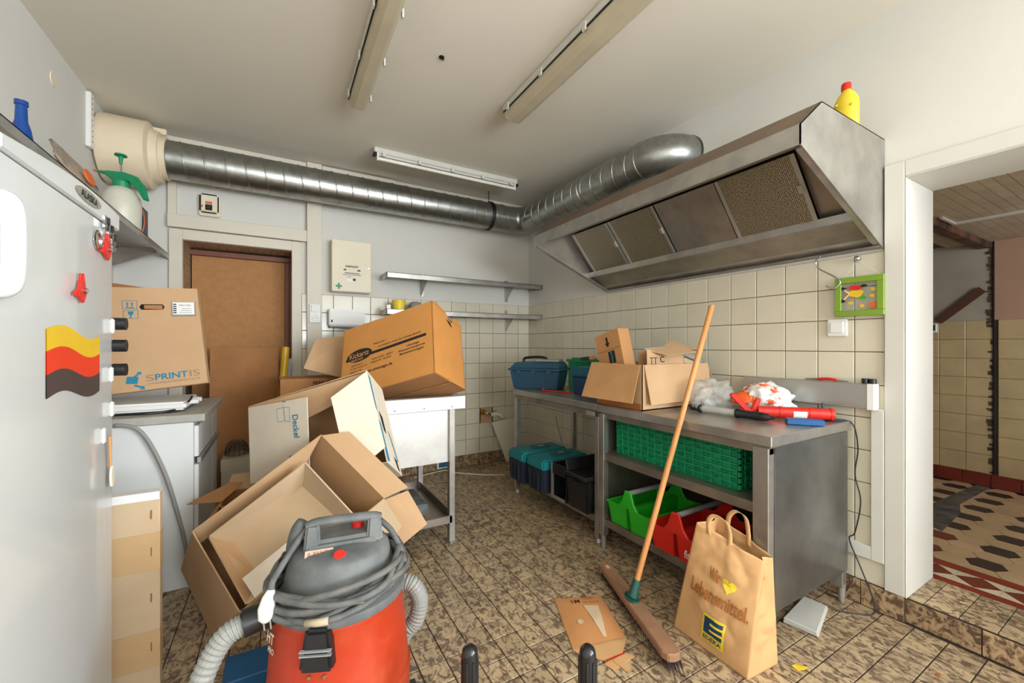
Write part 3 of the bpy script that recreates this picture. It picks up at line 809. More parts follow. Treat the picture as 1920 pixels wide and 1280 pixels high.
shape(pc, Mp, [(.085, .085), (.05, .098), (.045, .115), (.07, .122), (.085, .118), (.10, .122), (.112, .112), (.10, .09)], m_flagyel, 'felt_bird', .006)
shape(pc, Mp, ell(.072, .134, .017, .012), m_red, 'felt_heart', .008); shape(pc, Mp, ell(.090, .132, .014, .011), m_red, 'felt_heart', .0085)
for x, y in ((.03, .13), (.03, .075)): MB(Mp).tube([(x, y, .006), (.055, .105, .006)], .004, 6).build('felt_leg', mat('skin_felt', (224, 176, 140), .9), pc); 
for x, y in ((.03, .132), (.03, .073), (.112, .138)): shape(pc, Mp, ell(x, y, .012, .007), m_felt, 'felt_shoe', .010)
shape(pc, Mp, ell(.108, .085, .012, .009), m_lime, 'felt_leaf', .006)
for x, y in ((.145, .118), (.142, .090), (.062, .062), (.105, .046), (.165, .06)): shape(pc, Mp, ell(x, y, .010, .008, 8), m_flagyel, 'felt_flower', .006)
shape(pc, Mp, rect(.130, .034, .157, .06), m_orangeink, 'felt_pot', .006)
MB(Mp).tube([(.034, .178, .006), (.088, .262, .006), (.174, .178, .006)], .0009, 5).build('hanging_cord', m_cream, pc)
MB().lathe([(.004, -.05), (.012, -.045), (.012, -.03), (.006, -.022), (.006, -.006)], (0, -2.918, 1.606), 14, 'x').build('wall_hook', m_chrome, pc)
tag(MB().tube(bez([(-.06, -2.78, 1.640), (-.05, -2.755, 1.622), (-.045, -2.765, 1.585), (-.045, -2.83, 1.535), (-.045, -2.855, 1.505), (-.05, -2.835, 1.478), (-.055, -2.80, 1.492)], 8), .0035, 8).build('steel_hook', m_chrome, smooth='all', loc=(-.05, -2.8, 1.48)),
    'bare S-shaped steel hook hanging from the hood beside the picture', 'hook')
al = thing('wall_rail', 'flat aluminium trunking rail on the tiles behind the white carrier bag', 'rail', (-.04, -2.80, .912))
MB().box(-.055, -.006, -2.96, -2.40, .915, 1.028).build('body', m_alu, al, bevel=.003)
MB().box(-.058, -.055, -2.96, -2.40, .930, 1.012).build('front_cover', m_alu, al)
MB().box(-.062, -.004, -2.988, -2.96, .912, 1.03).build('end_cap', m_white, al, bevel=.003)
for y, lb in ((-2.945, 'left black tape roll on the end of the wall rail'), (-2.972, 'right black tape roll on the end of the wall rail')):
    o = MB().lathe([(.008, 1.0305), (.0135, 1.0305), (.0135, 1.052), (.008, 1.052)], (-.03, y, 0), 20).build('tape_roll', m_black, loc=(-.03, y, 1.03)); tag(o, lb, 'tape', 'tape rolls on the wall rail')
pl = thing('pliers', 'small pliers with red grips lying on the wall rail', 'pliers', (-.03, -2.80, 1.029))
MB().tube(bez([(-.03, -2.76, 1.036), (-.03, -2.80, 1.040), (-.03, -2.835, 1.036)], 5), .007, 8).build('grip', m_red, pl, smooth='all')
MB().tube([(-.03, -2.835, 1.036), (-.03, -2.88, 1.034)], [.006, .003], 8).build('jaw', m_chrome, pl)
MB().tube([(-.03, -2.70, 1.034), (-.03, -2.76, 1.036)], [.003, .006], 8).build('jaw', m_chrome, pl)
cd = struct(MB().box(-.022, -.002, -3.008, -2.962, .225, .915).build('trim_14', m_trim, bevel=.002))
struct(MB().box(-.022, -.002, -2.9615, -2.84, .225, .285).build('trim_15', m_trim, bevel=.002))

# ------------------------------------------------------------------ steel tables
ta = thing('steel_workbench', 'stainless steel worktable with two shelves and closed steel side by the doorway', 'table', (-.37, -2.39, 0))
MB().box(-.715, -.03, -2.895, -1.897, .808, .85).build('worktop', m_steel, ta, bevel=.003)
MB().box(-.70, -.05, -2.88, -1.91, .775, .807).build('top_rail', m_steel_d, ta)
for x, y in ((-.69, -1.932), (-.69, -2.868), (-.065, -1.932), (-.065, -2.868)):
    yy = -1 if y < -2.5 else 1
    w = .03 if (x, yy) == (-.69, -1) else .02
    lg = MB().box(x - .02, x + .02, y - .02 if yy > 0 else y - .012, y + .02 if yy > 0 else y + w + .02, .085 if not (x > -.5 and yy < 0) else .07, .80).build('leg', m_steel, ta, bevel=.002)
    MB().lathe([(.011, 0), (.013, .008), (.016, .086)], (x, y, 0), 16).build('foot', m_alu, lg)
MB().box(-.67, -.045, -2.884, -2.880, .15, .80).build('side_panel', mat('smudged_steel', (150, 150, 148), .3, .85, var=.24, scale=3.5, lo=.3, hi=.7), ta)
MB().box(-.67, -.085, -1.918, -1.914, .15, .80).build('side_panel', m_steel_d, ta)
MB().box(-.06, -.056, -2.86, -1.94, .15, .80).build('back_panel', m_steel_d, ta)
for z, n in ((.57, 'middle_shelf'), (.185, 'bottom_shelf')):
    b = MB(); b.box(-.69, -.062, -2.875, -1.935, z - .004, z); b.box(-.70, -.69, -2.84, -1.952, z - .042, z); b.build(n, m_steel_d, ta)
tB = thing('steel_table', 'open stainless steel table in the corner holding the blue toolbox', 'table', (-.37, -1.38, 0))
MB().box(-.695, -.03, -1.893, -.865, .806, .848).build('worktop', m_steel, tB, bevel=.003)
MB().box(-.68, -.05, -1.88, -.88, .765, .805).build('top_rail', m_steel_d, tB)
for x, y in ((-.665, -.885), (-.085, -.885), (-.085, -1.86), (-.665, -1.862)):
    lg = MB().box(x - .02, x + .02, y - .018, y + .018, .03, .77).build('leg', m_steel, tB, bevel=.002)
    MB().lathe([(.012, 0), (.012, .03)], (x, y, 0), 14).build('foot', m_white, lg)
b = MB(); b.box(-.66, -.09, -1.85, -.90, .16, .164); b.box(-.685, -.66, -1.85, -.90, .125, .164); b.build('lower_shelf', m_steel_d, tB)
mp = MB().box(-.699, -.695, -1.86, -1.78, .772, .80).build('maker_plate', m_alu, tB, bevel=.001)

sk = thing('steel_sink', 'steel sink table with deep basin carrying the orange moving box', 'sink', (-1.75, -1.12, 0))
b = MB(); SX0, SX1, SY0, SY1 = -2.14, -1.37, -1.452, -.76
b.box(SX0, SX1, SY0, SY0 + .06, .817, .897); b.box(SX0, SX1, SY1 - .06, SY1, .817, .897); b.box(SX0, SX0 + .03, SY0 + .06, SY1 - .06, .817, .897); b.box(SX1 - .05, SX1, SY0 + .06, SY1 - .06, .817, .897)
m_sinkw = mat('pale_steel', (206, 204, 198), .4, .55, var=.08, scale=9)
b.build('rim', m_sinkw, sk, bevel=.003)
b = MB(); b.box(-2.12, -1.47, -1.425, -1.42, .50, .83); b.box(-2.12, -1.47, -.80, -.795, .50, .83); b.box(-2.12, -2.115, -1.42, -.80, .50, .83); b.box(-1.475, -1.47, -1.42, -.80, .50, .83); b.box(-2.12, -1.47, -1.42, -.80, .50, .505)
b.build('basin', m_sinkw, sk)
for x, y in ((-1.455, -1.428), (-1.455, -.80), (-2.12, -1.428), (-2.12, -.80)):
    lg = MB().box(x - .018, x + .018, y - .018, y + .018, .02, .82).build('leg', m_steel, sk, bevel=.002)
    MB().lathe([(.012, 0), (.012, .02)], (x, y, 0), 12).build('foot', m_grey, lg)
b = MB(); b.box(-2.12, -1.455, -1.43, -.80, .148, .152); b.box(-2.12, -1.455, -1.446, -1.43, .135, .178); b.box(-2.12, -1.455, -.80, -.785, .135, .20); b.box(-1.462, -1.452, -1.41, -.82, .15, .20)
b.build('lower_shelf', m_steel_d, sk)
for k in range(3): MB().lathe([(.005, -1.4545), (.005, -1.452)], (-1.80 + .17 * k, 0, .835), 8, 'y').build('rivet', m_grey, sk)
gp = thing('plastic_gutter', 'dusty black half-round trough on the sink lower shelf', 'trough', (-1.60, -1.15, .153))
MB().prism([(-1.66, -1.32, .155), (-1.63, -1.32, .153), (-1.585, -1.32, .156), (-1.565, -1.32, .175), (-1.56, -1.32, .225), (-1.66, -1.32, .225)], (0, .32, 0)).build('body', mat('dusty_black', (78, 82, 82), .6, rgb2=(120, 122, 120), scale=12), gp, bevel=.008, seg=2)
wc = thing('wall_outlet_box', 'small blue and white box on the skirting behind the sink', 'box', (-1.0, -.03, .03))
MB().box(-1.06, -.94, -.06, -.018, .03, .12).build('case', m_white, wc, bevel=.004)
MB().box(-1.045, -.955, -.064, -.06, .042, .108).build('front', mat('petrol_blue', (40, 92, 118), .5), wc)
tag(MB().tube(bez([(-1.3, -.12, .008), (-1.0, -.07, .012), (-.93, -.16, .006), (-.72, -.35, .006), (-.55, -.46, .006)], 10), .005, 8).build('white_cable', m_cream, smooth='all', loc=(-.9, -.2, 0)), 'thin pale cable on the floor between sink and teal toolboxes', 'cable')

# ------------------------------------------------------------------ left side: cabinet, fridge, shelf
cb_ = thing('base_cabinet', 'white base cabinet with grey worktop and handleless drawers beside the fridge', 'cabinet', (-3.02, -.83, 0))
MB().box(XL + .01, -2.735, -1.195, -.475, .0, .82).build('body', m_cab, cb_, bevel=.002)
MB().box(XL + .01, -2.688, -1.205, -.455, .822, .86).build('worktop', m_grey_top, cb_, bevel=.003)
for y0, y1 in ((-1.19, -.70), (-.694, -.48)):
    d = MB().box(-2.734, -2.715, y0, y1, .645, .80).build('drawer', m_cab, cb_, bevel=.002)
    MB().box(-2.722, -2.704, y0, y1, .612, .640).build('grip_rail', m_alu, d, bevel=.002)
    MB().box(-2.734, -2.715, y0, y1, .05, .605).build('door', m_cab, cb_, bevel=.002)
fg = thing('refrigerator', 'tall white refrigerator at the left edge with magnets on its door', 'fridge', (-3.07, -2.4, 0))
FX = -2.789
MB().box(XL + .02, FX - .06, -2.735, -2.10, .02, 1.56).build('body', m_enamel, fg, bevel=.006)
def fdoor(z0, z1):
    b = MB(); pts = []
    for k in range(7):
        a = k / 6 * PI / 2
        pts.append((FX - .05 + .05 * math.sin(a), -2.10))
    pts = [(FX - .058, -2.10)] + [(FX - .05 + .05 * math.sin(a), -2.15 + .05 * math.cos(a)) for a in [k / 6 * PI / 2 for k in range(7)]] + [(FX, -2.74), (FX - .058, -2.74)]
    b.prism([(x, y, z0) for x, y in pts], (0, 0, z1 - z0)); return b
fd = fdoor(.06, 1.545).build('door', m_enamel, fg, bevel=.003, smooth=True)
b = MB(); hp = []
for k in range(13):
    y = -2.71 + .61 * k / 12; hp.append((y, 1.575 + .03 * math.sin(min(1, max(0, (k - 0) / 12)) * PI * .75)))
b.prism([(FX + .006, -2.71, 1.547)] + [(FX + .006, -2.102, 1.547)] + [(FX + .006, y, z) for y, z in hp[::-1]], (-.075, 0, 0))
b.build('header', m_enamel, fg, bevel=.004)
MB().box(XL + .02, FX - .075, -2.70, -2.10, 1.56, 1.58).build('lid', m_grey_top, fg)
MB().tube(bez([(FX, -2.720, 1.456), (FX + .020, -2.718, 1.448), (FX + .024, -2.718, 1.38), (FX + .020, -2.718, 1.310), (FX, -2.720, 1.300)], 8), .016, 12).build('handle', m_enamel, fd, smooth='all')
fr = frame((FX + .0068, -2.335, 1.577), (0, 1, 0), z=(1, 0, 0))
pl_ = shape(fg, fr, ell(0, 0, .08, .0165), mat('silver_badge', (176, 176, 158), .35, .5), 'badge')
text(fg, 'ALASKA', fr, -.052, -.009, .104, .018, m_ink, .02, lift=.0022)
# magnets on the door
Mf = frame((FX, -2.538, 1.085), (0, 1, 0), z=(1, 0, 0))
fm = thing('flag_magnet', 'wavy yellow, red and black flag sheet stuck on the fridge door', 'magnet', (FX + .002, -2.4, 1.08))
def wave(y0, y1, m, n_):
    N_ = 20; lo = []; hi = []
    for k in range(N_ + 1):
        t = k / N_; w = .012 * math.sin(2 * PI * (t - .02)) - .010 * t
        lo.append((.292 * t, y0 + w)); hi.append((.292 * t, y1 + w))
    mb = MB(Mf)
    pts = lo + hi[::-1]
    mb.add([(p[0], p[1], .002) for p in lo] + [(p[0], p[1], .002) for p in hi] + [(p[0], p[1], .0004) for p in lo] + [(p[0], p[1], .0004) for p in hi],
           [(k, k + 1, N_ + 2 + k, N_ + 1 + k) for k in range(N_)] + [(2 * N_ + 2 + k, 3 * N_ + 3 + k, 3 * N_ + 4 + k, 2 * N_ + 3 + k) for k in range(N_)])
    mb.build(n_, m, fm)
wave(.008, .058, m_flagblk, 'black_band'); wave(.058, .108, m_flagred, 'red_band'); wave(.108, .155, m_flagyel, 'yellow_band')
def can_magnet(y, z, s, label):
    t = thing('can_magnet', label, 'magnet', (FX + .003, y, z), group='red watering can magnets on the fridge')
    M_ = frame((FX + .006, y, z), (0, 1, 0), z=(1, 0, 0))
    MB(M_).prism([(p[0] * s, p[1] * s, 0) for p in [(-.03, -.03), (.02, -.055), (.045, -.02), (.03, .035), (-.005, .04), (-.02, .0)]], (0, 0, .006)).build('can', m_red, t, bevel=.001)
    MB(M_).tube([(p[0] * s, p[1] * s, .003) for p in [(.03, .03), (.02, .062), (0, .06), (-.006, .035)]], .005 * s, 8).build('handle', m_red, t)
    MB(M_).tube([(p[0] * s, p[1] * s, .003) for p in [(-.025, -.01), (-.055, -.025)]], .007 * s, 8).build('spout', m_red, t)
    MB(M_).lathe([(.007, .006), (.007, .012)], (.02 * s, -.005 * s, 0), 12).build('button', m_chrome, t)
can_magnet(-2.392, 1.340, .60, 'red watering can magnet alone above the flag sheet')
can_magnet(-2.222, 1.475, .62, 'red watering can magnet near the round clip, high on the fridge')
o = MB(frame((FX, -2.262, 1.485), (0, 1, 0), z=(1, 0, 0))).lathe([(.026, .001), (.028, .004), (.024, .006), (.020, .006), (.020, .003), (.017, .003)], n=28).build('ring_magnet', m_chrome, loc=(FX, -2.262, 1.45))
tag(o, 'shiny round ring magnet behind the upper red can', 'magnet')
for k, (y, z) in enumerate(((-2.225, 1.545), (-2.195, 1.53), (-2.17, 1.512), (-2.155, 1.495))):
    t = thing('clip_magnet', ('first', 'second', 'third', 'fourth')[k] + ' small chrome clip from the left in the row at the fridge corner', 'magnet', (FX + .002, y, z), group='chrome clips at the fridge corner')
    M_ = frame((FX + .001, y, z), (0, 1, 0), z=(1, 0, 0))
    MB(M_).box(-.006, .006, -.018, .018, 0, .010).build('clip', m_chrome, t, bevel=.002); MB(M_).box(-.005, .005, -.006, .012, .010, .016).build('pad', m_black, t, bevel=.001)
for k, z in enumerate((1.268, 1.203, 1.132)):
    o = MB().lathe([(.018, -.03), (.018, 0)], (FX - .004, -2.128, z), 20, 'x').build('round_magnet', m_black, loc=(FX, -2.128, z))
    o.location.x = FX + .032; tag(o, ('upper', 'middle', 'lower')[k] + ' of the black round magnets along the fridge edge', 'magnet', 'black round magnets on the fridge edge')
for k, (y, z) in enumerate(((-2.155, 1.26), (-2.165, 1.12), (-2.16, 1.02), (-2.225, .955))):
    M_ = frame((FX, y, z), (0, 1, 0), z=(1, 0, 0))
    o = MB(M_).box(-.009, .009, -.022, .022, .0, .008).build('hook_magnet', m_white, bevel=.004, loc=(FX, y, z))
    tag(o, ('topmost white hook on the fridge door edge', 'white hook below the topmost one on the fridge edge', 'white hook second lowest on the fridge edge', 'lowest white hook on the fridge, holding the wooden spoon')[k], 'hook', 'white hooks on the fridge')
sp = thing('wooden_spoon', 'tiny wooden spoon hanging on a string from the fridge hook', 'spoon', (FX + .01, -2.205, .83))
MB(frame((FX + .012, -2.2, .835), (0, 1, 0), z=(1, 0, 0))).prism([(p[0], p[1], 0) for p in ell(0, 0, .013, .03, 16)], (0, 0, .005)).build('bowl', m_cream, sp, bevel=.001)
MB().tube([(FX + .012, -2.2, .86), (FX + .014, -2.215, .95)], .003, 8).build('stem', m_wood, sp)
MB().tube([(FX + .012, -2.2, .87), (FX + .012, -2.193, .955)], .0012, 6).build('string', m_wood, sp)
bb = thing('glass_bottle', 'blue glass bottle on the left wall shelf above the refrigerator', 'bottle', (-3.15, -1.66, 1.853))
MB().lathe([(.026, 1.854), (.029, 1.86), (.029, 1.93), (.024, 1.965), (.0165, 1.990), (.0145, 2.045), (.0175, 2.047), (.0175, 2.062), (.013, 2.063)], (-3.15, -1.66, 0), 28).build('body', m_glassb, bb, smooth=True)
fb = thing('plastic_sachet', 'crumpled clear plastic packet with an orange disc on the shelf left of the sprayer', 'packet', (-3.12, -1.22, 1.855))
MB(frame((-3.13, -1.24, 1.95), (.2, .9, -.35), z=(1, -.35, .45))).blob((0, 0, 0), (.16, .075, .016), 3, .35, 4, 9).build('film', mat('brownish_film', (180, 160, 140), .25, alpha=.75, var=.2, scale=18), fb, smooth='all')
MB(frame((-3.108, -1.23, 1.955), (.2, .9, -.35), z=(1, -.35, .45))).lathe([(.020, .002), (.036, .003), (.036, .010), (.020, .010)], n=24).build('ring', m_orangeink, fb)

sh = thing('side_shelf', 'steel shelf on the left wall carrying the green sprayer', 'shelf', (-3.19, -.58, 1.62))
b = MB(); b.box(XL, -3.04, -2.12, -.02, 1.848, 1.852); b.box(-3.046, -3.04, -2.12, -.02, 1.818, 1.852); b.build('board', m_steel, sh)
for y in (-.18, -.95, -1.8):
    MB().prism([(XL, y, 1.846), (-3.08, y, 1.846), (-3.08, y, 1.83), (XL, y, 1.70)], (0, .004, 0)).build('bracket', m_steel_d, sh)
spy = thing('pump_sprayer', 'white pump sprayer bottle with green trigger head on the side shelf', 'sprayer', (-3.13, -.68, 1.853))
sx, sy = -3.13, -.68
MB().lathe([(.076, 1.854), (.084, 1.865), (.086, 1.99), (.080, 2.04), (.054, 2.08), (.032, 2.092)], (sx, sy, 0), 36).build('tank', m_frost, spy, smooth=True)
MB().lathe([(.038, 2.085), (.040, 2.118), (.032, 2.128)], (sx, sy, 0), 24).build('collar', m_green, spy, smooth=True)
Mh = frame((sx, sy, 2.118), (.8673, -.4978, 0), z=(0, 0, 1))
hd_ = MB(Mh).prism([(-.085, -.018, .045), (-.03, -.018, .0), (.05, -.018, .005), (.10, -.018, -.045), (.135, -.018, -.105), (.145, -.018, -.10), (.125, -.018, -.02), (.08, -.018, .035), (.02, -.018, .055), (-.08, -.018, .065)], (0, .036, 0)).build('pump_head', m_green, spy, bevel=.005, seg=2)
MB(Mh).cyl((-.08, 0, .055), (-.135, 0, .066), .012, 12, .006).build('nozzle', m_green, hd_); MB(Mh).cyl((-.135, 0, .066), (-.155, 0, .070), .006, 10).build('nozzle_tip', m_orangeink, hd_)
MB(Mh).cyl((-.005, 0, .05), (-.005, 0, .115), .004, 10).build('plunger_rod', m_chrome, spy)
MB(Mh).lathe([(.007, .105), (.011, .145), (.028, .150), (.026, .158), (.012, .160)], (-.005, 0, 0), 20).build('plunger_knob', m_green, spy, smooth=True)
rd = thing('radio_unit', 'dark blue electronic unit behind the sprayer on the side shelf', 'device', (-3.12, -.42, 1.853))
MB().box(-3.17, -3.085, -.47, -.35, 1.866, 2.06).build('case', mat('dark_slate', (58, 66, 82), .5), rd, bevel=.010, seg=2)
MB().box(-3.165, -3.09, -.465, -.36, 1.854, 1.866).build('foot', m_black, rd)
MB().tube(bez([(-3.085, -.475, 2.03), (-3.075, -.485, 1.965), (-3.085, -.48, 1.895), (-3.10, -.485, 1.86)], 6), .003, 6).build('red_wire', m_orangeink, rd, smooth='all')

# box with blue print on the cabinet
ap = thing('flat_appliance', 'flat white appliance with black cable under the tall brown box', 'appliance', (-3.0, -.95, .861))
MB().box(-3.25, -2.78, -1.10, -.70, .872, .914).build('case', m_white, ap, bevel=.012, seg=3)
for x in (-3.2, -2.86):
    MB().box(x, x + .02, -1.09, -1.07, .861, .873).build('foot', m_black, ap)
for y in (-.98, -.88): MB().lathe([(.013, -2.782), (.013, -2.745), (.011, -2.742)], (0, y, .90), 16, 'x').build('knob', m_white, ap)
MB().tube(bez([(-3.05, -1.13, .872), (-2.92, -1.125, .868), (-2.82, -1.08, .875), (-2.785, -1.02, .90), (-2.775, -.96, .925)], 8), .0055, 8).build('cable', m_black, ap, smooth='all')
Ms = frame((-3.305, -1.075, .950), (.998, 0, .045), z=(0, -.992, .10))
tag_ = thing('carton_blue_print', 'tall brown carton with blue arrows and lettering standing on the white cabinet', 'box', (-3.0, -.9, .93))
SW, SH, SD = .60, .535, .05
b = MB(Ms)
b.panel([(0, -.012, 0), (SW + .02, .026, 0), (SW - .012, SH, 0), (0, SH, 0)], .004)
hx0, hx1, hz0, hz1 = .375, .475, .418, .442
fbx = b.build('front_panel', m_kraft, tag_)
MB(Ms).panel([(SW + .02, .026, 0), (SW + .02, .026, -SD), (SW - .012, SH, -SD), (SW - .012, SH, 0)], .004).build('side_panel', m_kraft, tag_)
MB(Ms).panel([(0, 0, 0), (0, SH, 0), (0, SH, -SD), (0, 0, -SD)], .004).build('side_panel', m_kraft, tag_)
MB(Ms).panel([(0, -.012, -SD), (0, SH, -SD), (SW - .012, SH, -SD), (SW + .02, .026, -SD)], .004).build('back_panel', m_kraft, tag_)
MB(Ms).panel([(0, -.012, 0), (0, -.012, -SD), (SW + .02, .026, -SD), (SW + .02, .026, 0)], .004).build('bottom_panel', m_kraft, tag_)
MB(Ms).panel([(.10, SH, -SD), (.10, SH + .07, -.12), (.42, SH + .004, -.07), (.42, SH, -SD)][::-1], .004).build('top_flap', m_kraft_d, tag_)
Msd = Ms @ Matrix.Translation((-.042, 0, 0))
shape(tag_, Msd, [(p[0] + .44, p[1] + .435) for p in [(-.05, 0), (-.042, -.014), (.042, -.014), (.05, 0), (.042, .014), (-.042, .014)]], m_dark, 'hand_hole')
shape(tag_, Msd, [(p[0] + .445, p[1] + .4345) for p in [(-.036, -.008), (.036, -.012), (.036, .01), (-.036, .010)]], m_kraft_d, 'hand_hole_lining', .0016)
shape(tag_, Msd, rect(.515, .385, .618, .462), mat('label_border', (150, 140, 128), .8), 'shipping_label')
shape(tag_, Msd, rect(.522, .395, .612, .46), m_white, 'shipping_label', .0018)
for k in range(5): shape(tag_, Msd, rect(.524, .402 + k * .011, .538, .408 + k * .011), m_ink, 'barcode', .0024)
text(tag_, 'SPRINT GMBH', Msd, .548, .440, .05, .008, m_ink, lift=.0024)
for k in range(3): shape(tag_, Msd, rect(.548 + .006 * k, .404 + k * .011, .60, .4065 + k * .011), mat('faint_ink2', (150, 150, 150), .8), 'label_line', .0024)
def frame_box(x0, y0, x1, y1, w=.0022):
    for r_ in (rect(x0, y0, x1, y0 + w), rect(x0, y1 - w, x1, y1), rect(x0, y0, x0 + w, y1), rect(x1 - w, y0, x1, y1)): shape(tag_, Msd, r_, m_teal, 'pictogram_frame')
frame_box(.325, .425, .383, .468); frame_box(.328, .375, .386, .418)
for cx_ in (.345, .363):
    shape(tag_, Msd, [(cx_ - .002, .435), (cx_ + .002, .435), (cx_ + .002, .45), (cx_ + .006, .45), (cx_, .460), (cx_ - .006, .45), (cx_ - .002, .45)], m_teal, 'arrow_print')
shape(tag_, Msd, rect(.338, .430, .370, .4335), m_teal, 'arrow_print')
shape(tag_, Msd, [(.346, .412), (.368, .412), (.366, .398), (.359, .392), (.359, .384), (.366, .380), (.348, .380), (.355, .384), (.355, .392), (.348, .398)], m_teal, 'glass_print')
Ms2 = Msd @ Matrix.Translation((.012, -.012, 0)) @ Matrix.Rotation(math.radians(4), 4, 'Z')
text(tag_, 'PRINT', Ms2, .436, .040, .132, .032, m_teal, .02)
m_faint = mat('thin_print', (150, 130, 108), .8)
text(tag_, 'S', Ms2, .400, .040, .032, .032, m_faint); text(tag_, 'IS', Ms2, .576, .040, .042, .032, m_faint)
text(tag_, 'ZIP MORE MADE BY PERFORMANCE ON THE', Ms2, .402, .022, .215, .009, m_faint)
shape(tag_, Ms2, [(.322, .040), (.366, .034), (.374, .068), (.330, .075)], m_teal, 'logo_print')
shape(tag_, Ms2, [(.355, .072), (.372, .085), (.366, .090), (.386, .094), (.384, .076), (.379, .081), (.362, .068)], m_teal, 'logo_print'); shape(tag_, Ms2, [(.350, .026), (.378, .010), (.372, .004), (.392, -.0 + .003), (.390, .024), (.384, .018), (.357, .032)], m_teal, 'logo_print')
tag(MB().tube(bez([(-3.02, -1.215, .835), (-2.93, -1.225, .80), (-2.85, -1.225, .62), (-2.80, -1.225, .42), (-2.765, -1.225, .24), (-2.74, -1.23, .05), (-2.70, -1.30, .012)], 10), .009, 10).build('grey_cable', mat('grey_rubber', (150, 148, 142), .6), smooth='all', loc=(-2.85, -1.225, 0)), 'thick grey cable hanging down the end of the white cabinet', 'cable')
# stapled flat carton beside the fridge
fc = thing('stapled_carton', 'narrow tall carton with wire staples standing beside the fridge', 'box', (-2.82, -1.88, 0))
MB().box(-2.93, -2.728, -1.90, -1.86, 0, .69).build('body', m_dust, fc, bevel=.003)
for z in (.42, .08): MB().box(-2.93, -2.727, -1.902, -1.86, z, z + .13).build('tape_band', mat('kraft_tape', (204, 168, 122), .6), fc)
MB().box(-2.928, -2.729, -1.903, -1.86, .665, .693).build('tape_band', m_white, fc)
for z in (.60, .47, .31, .14):
    MB().box(-2.752, -2.749, -1.9045, -1.901, z, z + .03).build('staple', m_brownink, fc)
# boards and roll in the door niche
tag(MB().hexa([(-2.80, -.20, .0), (-2.365, -.20, .0), (-2.365, -.06, 1.185), (-2.80, -.06, 1.185)], [(-2.80, -.185, .0), (-2.365, -.185, .0), (-2.365, -.045, 1.185), (-2.80, -.045, 1.185)]).build('leaning_cardboard', m_hard2, loc=(-2.58, -.12, 0)),
    'large brown cardboard sheet leaning in front of the boarded door', 'cardboard')
yr = thing('film_roll', 'tall yellow roll in clear film leaning beside the door frame', 'roll', (-2.37, -.2, 0))
MB().cyl((-2.40, -.26, .02), (-2.315, -.15, 1.19), .026, 20).build('tube', mat('yellow_roll', (224, 178, 34), .3), yr, smooth=True)
MB().cyl((-2.372, -.25, .02), (-2.285, -.13, 1.10), .022, 14).build('clear_film', m_bagc, yr, smooth=True)
wbx = thing('pale_carton', 'pale taped carton standing between cabinet and door', 'box', (-2.62, -.40, 0))
MB().box(-2.69, -2.49, -.52, -.30, 0, .455).build('body', mat('pale_board', (188, 180, 160), .85, var=.05), wbx, bevel=.003)
MB().box(-2.692, -2.488, -.522, -.298, .38, .457).build('tape', mat('pale_tape', (196, 184, 158), .35), wbx, bevel=.003)
wn_ = thing('wire_coil', 'bundle of dark wire netting on the pale carton', 'coil', (-2.62, -.40, .458))
b = MB()
for k in range(9):
    r_ = .07 * math.cos((k - 1) / 9 * 1.25)
    b.tube([(-2.61 + r_ * math.cos(a), -.41 + r_ * math.sin(a) * .8, .464 + .011 * k) for a in [2 * PI * i / 22 for i in range(22)]], .002, 5, True)
for i in range(14):
    a = 2 * PI * i / 14
    b.tube([(-2.61 + .07 * math.cos((k - 1) / 9 * 1.25) * math.cos(a), -.41 + .056 * math.cos((k - 1) / 9 * 1.25) * math.sin(a), .464 + .011 * k) for k in range(9)], .0018, 5)
b.build('netting', mat('dark_wire', (62, 70, 78), .5, .5), wn_)

# ------------------------------------------------------------------ cartons
def crease(pts, t=.004): return MB().panel(pts, t)
# orange moving box wedged in the sink
from mathutils import Quaternion
rv = V((-.476, -.09, -.869)); Mk = Matrix.Translation((-1.6855, -1.2061, 1.1119)) @ Quaternion(rv.normalized(), rv.length).to_matrix().to_4x4()
kx, ky, kz = .694 * .47, .371 * .47, .494 * .47
kb = thing('moving_box', 'large orange kraft moving box with black lettering tilted in the sink', 'box', (-1.642, -1.043, .9))
b = MB(Mk)
MB(Mk).panel([(-kx, -ky, -kz), (kx, -ky, -kz), (kx, -ky, kz), (-kx, -ky, kz)], .005).build('front_panel', m_orange, kb)
# right side with a torn hand hole at the top
g = [(-ky, kz), (-ky, -kz), (ky, -kz), (ky, kz - .03), (ky - .03, kz + .01), (ky - .10, kz + .0), (ky - .115, kz - .045), (ky - .15, kz - .052), (ky - .175, kz - .03), (ky - .19, kz + .0), (-ky + .05, kz + .012)]
MB(Mk).prism([(kx, y, z) for y, z in g], (-.005, 0, 0)).build('side_panel', m_orange, kb)
MB(Mk).panel([(-kx, ky, -kz), (-kx, -ky, -kz), (-kx, -ky, kz), (-kx, ky, kz)], .005).build('side_panel', m_orange, kb)
MB(Mk).panel([(kx, ky, -kz), (-kx, ky, -kz), (-kx, ky, kz), (kx, ky, kz)], .005).build('back_panel', m_orange, kb)
MB(Mk).panel([(-kx, ky, -kz), (kx, ky, -kz), (kx, .004, -kz), (-kx, .004, -kz)], .005).build('bottom_flap', m_kraft_d, kb)
MB(Mk).panel([(-kx, -.004, -kz + .004), (kx, -.004, -kz + .004), (kx, -ky, -kz), (-kx, -ky, -kz)], .005).build('bottom_flap', m_kraft_d, kb)
MB(Mk).panel([(-kx, -ky, kz), (kx, -ky, kz), (kx, -.01, kz - .012), (-kx, -.01, kz - .012)], .005).build('top_flap', m_kraft_in, kb)
MB(Mk).panel([(-kx, .01, kz - .02), (kx, .01, kz - .02), (kx, ky, kz - .03), (-kx, ky, kz - .03)], .005).build('top_flap', m_kraft_in, kb)
